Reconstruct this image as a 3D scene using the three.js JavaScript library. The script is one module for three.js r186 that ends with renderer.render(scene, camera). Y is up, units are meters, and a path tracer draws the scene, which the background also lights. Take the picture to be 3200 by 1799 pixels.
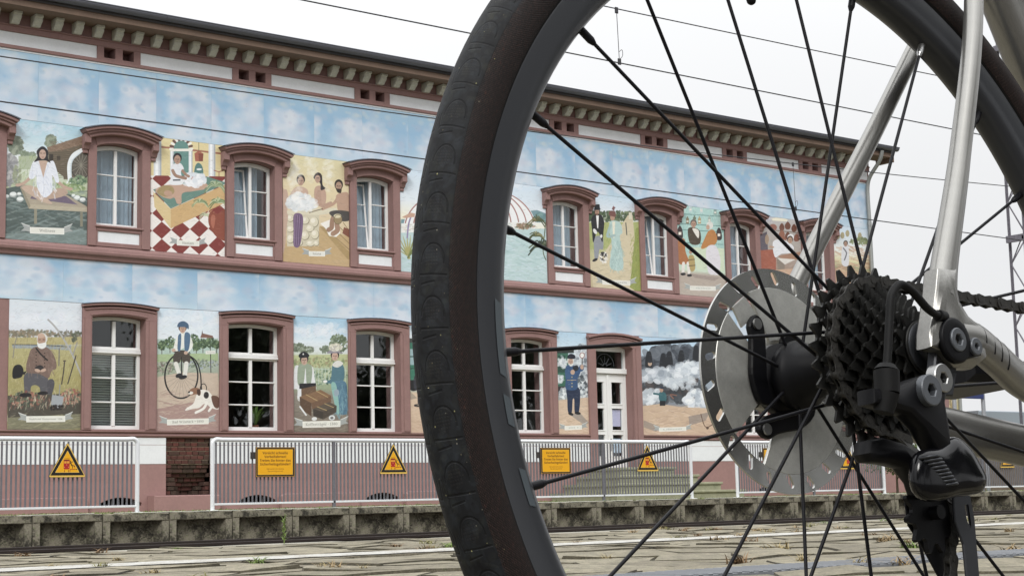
import * as THREE from 'three';
import { mergeGeometries, toCreasedNormals } from 'three/addons/utils/BufferGeometryUtils.js';

// ------------------------------------------------------------------ camera, sky, sun, exposure
const scene = new THREE.Scene();
const EYE = 0.265;                                     // lens height above the paving under the bicycle
const camera = new THREE.PerspectiveCamera(20.397, 1024 / 575, 0.05, 900);
camera.position.set(0, EYE, 0);
{
  const yaw = 38.05 * Math.PI / 180, pitch = 7.52 * Math.PI / 180, roll = -1.325 * Math.PI / 180;
  const f = new THREE.Vector3(Math.sin(yaw) * Math.cos(pitch), Math.sin(pitch), -Math.cos(yaw) * Math.cos(pitch));
  const r0 = new THREE.Vector3(Math.cos(yaw), 0, Math.sin(yaw)), u0 = r0.clone().cross(f);
  const r = r0.clone().multiplyScalar(Math.cos(roll)).addScaledVector(u0, Math.sin(roll));
  const u = u0.clone().multiplyScalar(Math.cos(roll)).addScaledVector(r0, -Math.sin(roll));
  camera.quaternion.setFromRotationMatrix(new THREE.Matrix4().makeBasis(r, u, f.clone().negate()));
}
camera.updateMatrixWorld(true);
camera.updateProjectionMatrix();

{ // overcast sky: about three times brighter overhead than at the horizon, with faint cloud structure
  const w = 512, h = 256, d = new Float32Array(w * h * 4);
  for (let y = 0; y < h; y++) for (let x = 0; x < w; x++) {
    const el = ((y + 0.5) / h - 0.5) * Math.PI, az = x / w * Math.PI * 2, s = Math.max(0, Math.sin(el));
    let c = 0;
    for (let k = 1; k < 6; k++) c += Math.sin(az * k * 2 + k * 1.7 + Math.sin(el * (5 + k) + k)) * Math.sin(el * (4 + 3 * k) + az * k + k * k) / (k + 1);
    let L = 0.73 * (1 + 2.4 * s * s) * (1 + 0.04 * c);
    const i = (y * w + x) * 4;
    d[i] = L * 0.985; d[i + 1] = L * 0.995; d[i + 2] = L * 1.01; d[i + 3] = 1;
  }
  const t = new THREE.DataTexture(d, w, h, THREE.RGBAFormat, THREE.FloatType);
  t.mapping = THREE.EquirectangularReflectionMapping; t.magFilter = t.minFilter = THREE.LinearFilter; t.wrapS = THREE.RepeatWrapping;
  t.needsUpdate = true;
  scene.background = t; scene.environment = t; scene.backgroundIntensity = 1; scene.environmentIntensity = 1;
}
const sun = new THREE.DirectionalLight(new THREE.Color(1, 0.975, 0.94), 1.4);
sun.position.set(-14, 34, 12); sun.target.position.set(14, 0, -20);
sun.castShadow = true; sun.shadow.radius = 30; sun.shadow.mapSize.set(4096, 4096);
Object.assign(sun.shadow.camera, { left: -40, right: 40, top: 40, bottom: -40, near: 1, far: 140 });
scene.add(sun, sun.target);
const renderer = new THREE.WebGLRenderer({ antialias: true });
renderer.toneMapping = THREE.LinearToneMapping;
renderer.toneMappingExposure = 1.16;
renderer.shadowMap.enabled = true;

// ------------------------------------------------------------------ helpers
let seed = 20240611;
const rnd = () => { seed = (seed + 0x6d2b79f5) | 0; let t = Math.imul(seed ^ (seed >>> 15), 1 | seed); t = (t + Math.imul(t ^ (t >>> 7), 61 | t)) ^ t; return ((t ^ (t >>> 14)) >>> 0) / 4294967296; };
const rr = (a, b) => a + (b - a) * rnd();
const pick = (a) => a[Math.floor(rnd() * a.length)];
const V3 = (x, y, z) => new THREE.Vector3(x, y, z);
const V2 = (x, y) => new THREE.Vector2(x, y);
const lin = (r, g, b) => new THREE.Color().setRGB(r, g, b);

// tiling value noise, several octaves
function fbm(size, oct, cells, gain = 0.5) {
  const out = new Float32Array(size * size); let amp = 1, tot = 0, n = cells;
  for (let o = 0; o < oct; o++) {
    const g = new Float32Array(n * n); for (let i = 0; i < n * n; i++) g[i] = rnd();
    for (let y = 0; y < size; y++) {
      const fy = y / size * n, y0 = Math.floor(fy), ty = fy - y0, sy = ty * ty * (3 - 2 * ty), ya = (y0 % n) * n, yb = ((y0 + 1) % n) * n;
      for (let x = 0; x < size; x++) {
        const fx = x / size * n, x0 = Math.floor(fx), tx = fx - x0, sx = tx * tx * (3 - 2 * tx), xa = x0 % n, xb = (x0 + 1) % n;
        out[y * size + x] += amp * ((g[ya + xa] * (1 - sx) + g[ya + xb] * sx) * (1 - sy) + (g[yb + xa] * (1 - sx) + g[yb + xb] * sx) * sy);
      }
    }
    tot += amp; amp *= gain; n *= 2; if (n > size) break;
  }
  for (let i = 0; i < out.length; i++) out[i] /= tot;
  return out;
}
function dataTex(size, fn, srgb, repeat) {
  const d = new Uint8Array(size * size * 4);
  for (let i = 0; i < size * size; i++) { const c = fn(i, i % size, Math.floor(i / size)); for (let k = 0; k < 3; k++) d[i * 4 + k] = Math.max(0, Math.min(255, c[k] * 255)); d[i * 4 + 3] = 255; }
  const t = new THREE.DataTexture(d, size, size); t.wrapS = t.wrapT = THREE.RepeatWrapping; t.magFilter = THREE.LinearFilter; t.minFilter = THREE.LinearMipmapLinearFilter; t.generateMipmaps = true;
  if (srgb) t.colorSpace = THREE.SRGBColorSpace; if (repeat) t.repeat.set(repeat, repeat); t.needsUpdate = true; return t;
}
const N1 = fbm(512, 6, 8), N2 = fbm(512, 7, 6, 0.62), N3 = fbm(512, 4, 64, 0.6), N4 = fbm(512, 5, 3);
const ramp = (stops, v) => { // piecewise-linear colours (sRGB 0..1)
  for (let i = 1; i < stops.length; i++) if (v <= stops[i][0]) { const a = stops[i - 1], b = stops[i], t = (v - a[0]) / (b[0] - a[0]); return [1, 2, 3].map((k) => a[k] + (b[k] - a[k]) * t); }
  return stops[stops.length - 1].slice(1);
};
const bumpFine = dataTex(512, (i) => { const v = 0.5 * N3[i] + 0.5 * N1[i]; return [v, v, v]; }, false, 1.4);
const bumpRough = dataTex(512, (i) => { const v = 0.35 * N3[i] + 0.65 * N2[i]; return [v, v, v]; }, false, 0.8);
// mottled(colour in sRGB 0..1, spread, repeat per metre): the colour with blotches and fine grain
function mottled(c, spread, repeat, blotch = 0.6) {
  return dataTex(512, (i) => { const v = 1 + spread * 2 * (blotch * (N2[i] - 0.5) + (1 - blotch) * (N3[i] - 0.5)); return [c[0] * v, c[1] * v, c[2] * v]; }, true, repeat);
}
const std = (o) => new THREE.MeshStandardMaterial(o);
const phy = (o) => new THREE.MeshPhysicalMaterial(o);

// geometry helpers: everything non-indexed with uv in metres unless kept
function metreUV(g, s = 1) {
  const p = g.attributes.position, n = g.attributes.normal, uv = new Float32Array(p.count * 2);
  for (let i = 0; i < p.count; i++) {
    const ax = Math.abs(n.getX(i)), ay = Math.abs(n.getY(i)), az = Math.abs(n.getZ(i));
    const [u, v] = az >= ax && az >= ay ? [p.getX(i), p.getY(i)] : ax >= ay ? [p.getZ(i), p.getY(i)] : [p.getX(i), p.getZ(i)];
    uv[i * 2] = u * s; uv[i * 2 + 1] = v * s;
  }
  g.setAttribute('uv', new THREE.BufferAttribute(uv, 2)); return g;
}
const ni = (g) => { const r = g.index ? g.toNonIndexed() : g; for (const k of Object.keys(r.attributes)) if (!['position', 'normal', 'uv'].includes(k)) r.deleteAttribute(k); return r; };
const merge = (list) => { const l = list.flat(9).map(ni); return l.length === 1 ? l[0] : mergeGeometries(l); };
const box = (x0, x1, y0, y1, z0, z1) => { const g = new THREE.BoxGeometry(Math.abs(x1 - x0), Math.abs(y1 - y0), Math.abs(z1 - z0)); g.translate((x0 + x1) / 2, (y0 + y1) / 2, (z0 + z1) / 2); return metreUV(ni(g)); };
function extr(pts, z0, z1, bevel = 0, holes = [], seg = 1, curve = 6) {
  const s = pts instanceof THREE.Shape ? pts : new THREE.Shape(pts.map((p) => (p.isVector2 ? p : V2(p[0], p[1]))));
  for (const h of holes) s.holes.push(h instanceof THREE.Path ? h : new THREE.Path(h.map((p) => V2(p[0], p[1]))));
  const d = z1 - z0 - 2 * bevel, g = new THREE.ExtrudeGeometry(s, { depth: Math.max(d, 1e-5), bevelEnabled: bevel > 0, bevelThickness: bevel, bevelSize: bevel, bevelOffset: -bevel, bevelSegments: seg, curveSegments: curve });
  g.translate(0, 0, z0 + bevel); return metreUV(ni(g));
}
function rbox(x0, x1, y0, y1, z0, z1, b = 0.006) { return extr([[x0, y0], [x1, y0], [x1, y1], [x0, y1]], z0, z1, Math.min(b, (x1 - x0) / 2.2, (y1 - y0) / 2.2, (z1 - z0) / 2.2)); }
function cyl(a, b, r0, r1 = r0, seg = 10, cap = true) {
  const A = V3(...a), B = V3(...b), L = A.distanceTo(B), g = new THREE.CylinderGeometry(r1, r0, L, seg, 1, !cap);
  g.translate(0, L / 2, 0); g.applyQuaternion(new THREE.Quaternion().setFromUnitVectors(V3(0, 1, 0), B.sub(A).normalize())); g.translate(A.x, A.y, A.z); return ni(g);
}
const tube = (pts, r, seg = 40, rad = 8, closed = false) => ni(new THREE.TubeGeometry(new THREE.CatmullRomCurve3(pts.map((p) => V3(...p)), closed, 'centripetal'), seg, r, rad, closed));
// tube whose radii (across, along local up) change along the path
function sweep(pts, radii, seg = 30, rad = 14) {
  const c = new THREE.CatmullRomCurve3(pts.map((p) => V3(...p)), false, 'centripetal'), P = [], I = [], U = [];
  for (let i = 0; i <= seg; i++) {
    const t = i / seg, p = c.getPoint(t), T = c.getTangent(t), side = V3(0, 0, 1).addScaledVector(T, -T.z).normalize(), up = side.clone().cross(T).normalize();
    const k = t * (radii.length - 1), a = Math.min(radii.length - 2, Math.floor(k)), q = k - a, rz = radii[a][0] * (1 - q) + radii[a + 1][0] * q, ru = radii[a][1] * (1 - q) + radii[a + 1][1] * q;
    for (let j = 0; j <= rad; j++) { const w = j / rad * Math.PI * 2, v = p.clone().addScaledVector(side, rz * Math.cos(w)).addScaledVector(up, ru * Math.sin(w)); P.push(v.x, v.y, v.z); U.push(t, j / rad); }
  }
  for (let i = 0; i < seg; i++) for (let j = 0; j < rad; j++) { const a = i * (rad + 1) + j, b = a + rad + 1; I.push(a, b, a + 1, b, b + 1, a + 1); }
  const g = new THREE.BufferGeometry(); g.setAttribute('position', new THREE.Float32BufferAttribute(P, 3)); g.setAttribute('uv', new THREE.Float32BufferAttribute(U, 2)); g.setIndex(I); g.computeVertexNormals();
  // seam normals
  const n = g.attributes.normal; for (let i = 0; i <= seg; i++) { const a = i * (rad + 1), b = a + rad; const m = V3(n.getX(a) + n.getX(b), n.getY(a) + n.getY(b), n.getZ(a) + n.getZ(b)).normalize(); n.setXYZ(a, m.x, m.y, m.z); n.setXYZ(b, m.x, m.y, m.z); }
  return ni(g);
}
// lathe about local z from (radius, z) pairs
function latheZ(pts, seg = 64) { const g = new THREE.LatheGeometry(pts.map((p) => V2(p[0], p[1])), seg); g.rotateX(Math.PI / 2); return ni(g); }
const soft = (g, a = 1.0) => toCreasedNormals(ni(g), a);
const used = new Map();
const numbered = (n) => { const k = used.get(n) || 0; used.set(n, k + 1); return k ? n + '_' + String(k).padStart(3, '0') : n; };
function shade(m) { m.castShadow = true; m.receiveShadow = true; return m; }
function part(name, geo, mat, parent) { const m = shade(new THREE.Mesh(Array.isArray(geo) ? merge(geo) : geo, mat)); m.name = name; parent.add(m); return m; }
function group(name, parent) { const g = new THREE.Group(); g.name = name; parent.add(g); return g; }
function thing(name, label, category, pos = [0, 0, 0], grp) { const g = new THREE.Group(); g.name = numbered(name); g.position.set(...pos); g.userData = { label, category }; if (grp) g.userData.group = grp; scene.add(g); return g; }
function solo(name, geo, mat, label, category, grp) { const m = shade(new THREE.Mesh(Array.isArray(geo) ? merge(geo) : geo, mat)); m.name = numbered(name); m.userData = { label, category }; if (grp) m.userData.group = grp; scene.add(m); return m; }
function structure(name, geo, mat) { const m = shade(new THREE.Mesh(Array.isArray(geo) ? merge(geo) : geo, mat)); m.name = numbered(name); m.userData.kind = 'structure'; scene.add(m); return m; }

// ------------------------------------------------------------------ ground, platforms, track
const PLAT = 0.2, EDGE = -20, WALL = -25.5, SLOPE = 0.004, NEAR = -11.45;
const concreteMap = dataTex(512, (i, x, y) => {
  const a = N2[i], b = N4[i], c = N3[i]; let v = 0.62 * a + 0.38 * b + (c - 0.5) * 0.34;
  const k = ramp([[0, 0.09, 0.085, 0.07], [0.36, 0.16, 0.15, 0.125], [0.48, 0.29, 0.275, 0.235], [0.58, 0.45, 0.43, 0.375], [1, 0.66, 0.63, 0.56]], v);
  const m = Math.max(0, N1[(i * 7 + 911) % N1.length] - 0.62) * 2.2; return [k[0] * (1 - m * 0.3), k[1] * (1 - m * 0.05), k[2] * (1 - m * 0.5)];
}, true, 0.9);
const mossMap = dataTex(512, (i) => { const v = 0.5 * N2[i] + 0.25 * N1[i] + 0.25 * N3[i]; return ramp([[0, 0.25, 0.24, 0.18], [0.42, 0.36, 0.36, 0.24], [0.5, 0.42, 0.44, 0.26], [0.56, 0.55, 0.52, 0.42], [1, 0.75, 0.72, 0.64]], v); }, true, 1.1);
const M = {
  concrete: std({ map: concreteMap, roughness: 0.95, bumpMap: bumpRough, bumpScale: 0.012 }),
  moss: std({ map: mossMap, roughness: 1, bumpMap: bumpRough, bumpScale: 0.02 }),
  ballast: std({ map: mottled([0.36, 0.33, 0.3], 0.8, 2.2, 0.3), roughness: 1, bumpMap: bumpRough, bumpScale: 0.05 }),
  rail: std({ map: mottled([0.16, 0.13, 0.115], 0.5, 1.5), roughness: 0.75, metalness: 0.2 }),
  railTop: std({ color: lin(0.3, 0.29, 0.28), roughness: 0.35, metalness: 0.8 }),
  soil: std({ map: mottled([0.22, 0.2, 0.16], 0.9, 2), roughness: 1, bumpMap: bumpRough, bumpScale: 0.02 }),
  white: std({ map: mottled([0.87, 0.88, 0.89], 0.05, 0.7), roughness: 0.85, bumpMap: bumpFine, bumpScale: 0.002 }),
  mauve: std({ map: mottled([0.545, 0.43, 0.415], 0.10, 0.7), roughness: 0.9, bumpMap: bumpFine, bumpScale: 0.002 }),
  pink: std({ map: mottled([0.585, 0.46, 0.445], 0.09, 0.5), roughness: 0.9, bumpMap: bumpFine, bumpScale: 0.003 }),
  soffit: std({ map: mottled([0.46, 0.385, 0.335], 0.12, 0.5), roughness: 0.85 }),
  corbel: std({ map: mottled([0.72, 0.715, 0.675], 0.2, 1.5), roughness: 0.9 }),
  zinc: std({ color: lin(0.13, 0.135, 0.16), roughness: 0.5, metalness: 0.35 }),
  slate: std({ map: mottled([0.24, 0.23, 0.235], 0.3, 1), roughness: 0.8 }),
  upvc: std({ color: lin(0.78, 0.78, 0.77), roughness: 0.42 }),
  glass: phy({ color: lin(0.94, 0.97, 0.98), transmission: 1, thickness: 0, roughness: 0.015, ior: 1.52, metalness: 0 }),
  room: std({ color: lin(0.2, 0.19, 0.17), roughness: 0.95, side: THREE.DoubleSide }),
  curtain: phy({ map: mottled([0.72, 0.78, 0.83], 0.06, 3), roughness: 1, transmission: 0.25, thickness: 0, side: THREE.DoubleSide }),
  blind: std({ color: lin(0.62, 0.63, 0.6), roughness: 0.6 }),
  steel: std({ map: mottled([0.62, 0.63, 0.65], 0.12, 3), roughness: 0.55, metalness: 0.45 }),
  steelBar: std({ map: mottled([0.42, 0.42, 0.44], 0.15, 3), roughness: 0.6, metalness: 0.25 }),
  railWhite: std({ map: mottled([0.84, 0.85, 0.86], 0.06, 3), roughness: 0.5, metalness: 0.05 }),
  lattice: std({ map: mottled([0.44, 0.43, 0.46], 0.2, 2), roughness: 0.7, metalness: 0.3 }),
  wire: std({ color: lin(0.05, 0.05, 0.055), roughness: 0.6, metalness: 0.5 }),
  signBack: std({ color: lin(0.05, 0.045, 0.04), roughness: 0.6, metalness: 0.3 }),
};
structure('ground', box(-150, 220, -0.9, -0.55, -260, 120), M.soil);
{ // the platform at the station building: body, paving sheet, and a front of moulded concrete blocks
  const body = structure('far_platform', [box(-40, 120, -0.55, PLAT - 0.004, -60, EDGE - 0.38)], M.moss);
  part('paving_sheet', box(-40, 120, PLAT - 0.004, PLAT, -25.3, EDGE - 0.38), M.moss, body);
  const edgeMat = M.concrete, w = 0.95;
  const blockGeo = [0, 1, 2].map((k) => {
    const o = 0.006 * (k - 1), post = 0.105, d = 0.17;
    const g = [rbox(0.006, w - 0.006, 0.095, 0.2 + o * 0.5, -0.40, 0, 0.012), box(0.006, w - 0.006, -0.75, 0.095, -0.40, -d)];
    for (const s of [0, 1]) { // posts widen towards the back, like a moulded pocket
      const a = s ? w - 0.006 : 0.006, b = s ? w - post : post, c = s ? w - post - 0.05 : post + 0.05;
      const P = [[a, -0.75], [a, 0.095], [b, 0.095], [b, -0.75]];
      g.push(extr(s ? P.slice().reverse() : P, -d, -0.008, 0.004));
      const q = new THREE.BufferGeometry(); q.setAttribute('position', new THREE.Float32BufferAttribute([b, 0.095, -0.03, b, -0.75, -0.03, c, -0.75, -d + 0.001, b, 0.095, -0.03, c, -0.75, -d + 0.001, c, 0.095, -d + 0.001], 3)); q.computeVertexNormals(); q.setAttribute('uv', new THREE.Float32BufferAttribute(new Float32Array(12), 2)); g.push(metreUV(q));
    }
    return merge(g);
  });
  for (let i = -4; i < 30; i++) {
    const m = part('platform_block', blockGeo[(i + 30) % 3], edgeMat, body);
    m.position.set(7.81 + i * w, rr(-0.006, 0.006), EDGE + rr(-0.008, 0.008));
  }
  // worn white paint along the edge, in ragged lengths
  const paint = std({ map: mottled([0.8, 0.8, 0.76], 0.25, 2), roughness: 0.85 });
  for (let x = 3; x < 36;) { const l = rr(0.3, 1.9); part('edge_paint', rbox(x, x + l, PLAT + 0.001, PLAT + 0.008, EDGE - rr(0.07, 0.13), EDGE - 0.006, 0.002), paint, body); x += l + (rnd() < 0.5 ? rr(0.02, 0.1) : rr(0.1, 0.5)); }
}
structure('track_bed', box(-60, 140, -0.6, -0.36, EDGE - 0.2, NEAR + 0.2), M.ballast);
function railGeo(z) { // flat-bottomed rail
  const s = [[-0.07, -0.345], [0.07, -0.345], [0.065, -0.33], [0.012, -0.31], [0.01, -0.22], [0.034, -0.205], [0.036, -0.176], [0.03, -0.17], [-0.03, -0.17], [-0.036, -0.176], [-0.034, -0.205], [-0.01, -0.22], [-0.012, -0.31], [-0.065, -0.33]];
  const g = extr(s, -50, 130); g.rotateY(Math.PI / 2); g.translate(0, 0, z); return metreUV(g);
}
for (const [zc, where] of [[-18.4, 'running along the concrete platform front below the railings'], [-13.05, 'hidden in the cutting beside the cobbled platform']]) {
  const t = thing('railway_track', 'pair of dark rusty rails ' + where, 'railway track', [0, 0, 0], 'railway tracks between the platforms');
  for (const s of [-1, 1]) part('rail', railGeo(zc + s * 0.7175), M.rail, t);
  const sl = new THREE.InstancedMesh(rbox(-0.13, 0.13, -0.5, -0.35, -1.3, 1.3, 0.02), M.concrete, 90); sl.name = 'sleeper_row'; sl.userData.kind = 'stuff';
  for (let i = 0; i < 90; i++) sl.setMatrixAt(i, new THREE.Matrix4().makeTranslation(-8 + i * 0.6, 0.01, zc));
  t.add(sl);
}
// the platform under the bicycle: a slightly sloping slab with broken flagstones, a white line, a ribbed strip and a pale kerb
const gy = (z) => SLOPE * z;
const tilt = (g) => { const p = g.attributes.position; for (let i = 0; i < p.count; i++) p.setY(i, p.getY(i) + gy(p.getZ(i))); p.needsUpdate = true; g.computeVertexNormals(); return g; };
const stoneMaps = [[0.46, 0.435, 0.375], [0.43, 0.405, 0.35], [0.485, 0.46, 0.4]].map((c, k) => dataTex(512, (i) => {
  const j = (i + k * 70001) % N2.length, v = 1 + 0.55 * (N2[j] - 0.5) + 0.55 * (N3[j] - 0.5), m = Math.max(0, N1[(j * 3) % N1.length] - 0.6) * 1.5;
  return [c[0] * v * (1 - m * 0.35), c[1] * v * (1 - m * 0.2), c[2] * v * (1 - m * 0.45)];
}, true, 2.6));
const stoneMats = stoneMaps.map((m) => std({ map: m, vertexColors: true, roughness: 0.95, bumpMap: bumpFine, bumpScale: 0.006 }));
const nearPlatform = structure('near_platform', [tilt(box(-60, 120, -0.56, -0.03, NEAR + 0.004, 0)), tilt(box(-60, 120, -0.56, -0.03, 0, 30))], M.soil);
{
  const cellX = 0.44, cellZ = 0.42, nx = 54, nz = 26, x0 = -1.2, z0 = -11.14;
  const grid = [];
  for (let j = 0; j <= nz; j++) for (let i = 0; i <= nx; i++) grid.push([x0 + (i + (j % 2) * 0.5) * cellX + rr(-0.12, 0.12), z0 + j * cellZ + rr(-0.12, 0.12)]);
  const bands = [[-8.3, -7.68], [-4.4, -4.02]];
  const stones = [], pv = V3(0, 0, 0);
  for (let j = 0; j < nz; j++) for (let i = 0; i < nx; i++) {
    const c = [grid[j * (nx + 1) + i], grid[j * (nx + 1) + i + 1], grid[(j + 1) * (nx + 1) + i + 1], grid[(j + 1) * (nx + 1) + i]].map((p) => p.slice());
    // clip against the strips laid across the paving
    for (const [a, b] of bands) { const mid = (c[0][1] + c[2][1]) / 2; for (const p of c) { if (mid < (a + b) / 2) p[1] = Math.min(p[1], a - 0.012); else p[1] = Math.max(p[1], b + 0.012); } }
    const mz = (c[0][1] + c[2][1]) / 2, mx = (c[0][0] + c[2][0]) / 2;
    if (Math.abs(c[2][1] - c[0][1]) < 0.08) continue;
    pv.set(mx, gy(mz), mz).applyMatrix4(camera.matrixWorldInverse);
    const depth = -pv.z; pv.set(mx, gy(mz), mz).project(camera);
    const seen = depth > 0.5 && Math.abs(pv.x) < 1.15 && Math.abs(pv.y) < 1.15;
    // ring: each side gets a midpoint that wobbles, then is pulled in for the joint
    const ring = [];
    for (let k = 0; k < 4; k++) { const a = c[k], b = c[(k + 1) % 4]; ring.push(a, [(a[0] + b[0]) / 2 + rr(-0.03, 0.03), (a[1] + b[1]) / 2 + rr(-0.025, 0.025)]); }
    const h = rr(-0.008, 0.006), tx = rr(-0.02, 0.02), tz = rr(-0.026, 0.016), soilShade = rr(0.26, 0.45), tone = rr(0.86, 1.12), P = [], n = ring.length;
    const at = (p, s, y) => { const x = mx + (p[0] - mx) * s, z = mz + (p[1] - mz) * s; return [x, y + gy(z) + (x - mx) * tx + (z - mz) * tz, z]; };
    const yTop = (p) => h + Math.sin(p[0] * 9 + p[1] * 7) * 0.004;
    for (let k = 0; k < n; k++) {
      const a = ring[k], b = ring[(k + 1) % n];
      const A = at(a, 0.93, yTop(a)), B = at(b, 0.93, yTop(b)), C = at(a, 0.95, yTop(a) - 0.014), D = at(b, 0.95, yTop(b) - 0.014), E = at(a, 0.96, -0.05), F = at(b, 0.96, -0.05), O = at([mx, mz], 1, h + 0.003);
      P.push(...O, ...B, ...A, ...A, ...B, ...D, ...A, ...D, ...C, ...C, ...D, ...F, ...C, ...F, ...E);
    }
    const g = new THREE.BufferGeometry(); g.setAttribute('position', new THREE.Float32BufferAttribute(P, 3)); g.computeVertexNormals(); metreUV(g);
    // soil tint plus joint shade painted into the stones' bevels and flanks
    const C = []; for (let k = 0; k < P.length / 3; k++) { const top = k % 15 < 3; C.push(...(top ? [tone, tone, tone * 0.98] : [soilShade, soilShade * 0.98, soilShade * 0.86])); } g.setAttribute('color', new THREE.Float32BufferAttribute(C, 3));
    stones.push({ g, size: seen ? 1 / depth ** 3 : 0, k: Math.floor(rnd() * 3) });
  }
  stones.sort((a, b) => b.size - a.size);
  const rest = [[], [], []];
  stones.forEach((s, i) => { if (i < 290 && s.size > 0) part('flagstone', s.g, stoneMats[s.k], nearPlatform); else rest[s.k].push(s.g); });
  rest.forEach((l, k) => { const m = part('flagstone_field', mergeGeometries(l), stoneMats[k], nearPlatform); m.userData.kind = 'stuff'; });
  // white line: worn paint over cement, with a ragged outline
  const line = [], N = 200, xa = 0, xb = 34;
  const top = [], bot = [];
  for (let i = 0; i <= N; i++) { const x = xa + (xb - xa) * i / N; top.push([x, -8.24 + rr(-0.025, 0.025)]); bot.push([x, -7.74 + rr(-0.03, 0.03)]); }
  for (let i = 0; i < N; i++) { const a = top[i], b = top[i + 1], c = bot[i], d = bot[i + 1], y = 0.006; line.push(a[0], y, a[1], c[0], y, c[1], b[0], y, b[1], b[0], y, b[1], c[0], y, c[1], d[0], y, d[1]); }
  const lg = new THREE.BufferGeometry(); lg.setAttribute('position', new THREE.Float32BufferAttribute(line, 3)); lg.computeVertexNormals(); metreUV(lg); tilt(lg);
  const lineMap = dataTex(512, (i) => { const v = N3[i] * 0.5 + N2[i] * 0.5; return ramp([[0, 0.45, 0.42, 0.36], [0.4, 0.5, 0.47, 0.42], [0.48, 0.66, 0.655, 0.63], [1, 0.78, 0.78, 0.77]], v); }, true, 1.6);
  part('white_line', lg, std({ map: lineMap, roughness: 0.8, bumpMap: bumpRough, bumpScale: 0.006 }), nearPlatform);
  part('line_bed', tilt(box(-10, 60, -0.05, 0.001, -8.29, -7.69)), std({ map: stoneMaps[1], roughness: 0.95 }), nearPlatform);
  // pale kerb stones
  const kerbGeo = [0, 1].map(() => rbox(0.004, 0.996, -0.3, 0.0, -0.3, 0, 0.012));
  const kerbMat = std({ map: mottled([0.55, 0.535, 0.49], 0.3, 1), roughness: 0.9, bumpMap: bumpRough, bumpScale: 0.008 });
  for (let i = 0; i < 32; i++) { const m = part('kerb_stone', kerbGeo[i % 2], kerbMat, nearPlatform); m.position.set(2 + i, gy(-11.3) + rr(-0.004, 0.004), -11.15); }
  // ribbed grey guide strip
  const ribMat = std({ map: mottled([0.45, 0.46, 0.475], 0.15, 2), roughness: 0.75 });
  const ribGeo = merge([tilt(box(0.003, 0.297, -0.04, 0.003, -4.38, -4.04)), ...Array.from({ length: 6 }, (_, k) => tilt(rbox(0.012 + k * 0.048, 0.036 + k * 0.048, 0.003, 0.009, -4.375, -4.045, 0.003)))]);
  for (let i = 0; i < 24; i++) { const m = part('guide_slab', ribGeo, ribMat, nearPlatform); m.position.set(2.4 + i * 0.3, rr(-0.001, 0.001), 0); }
}

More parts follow.
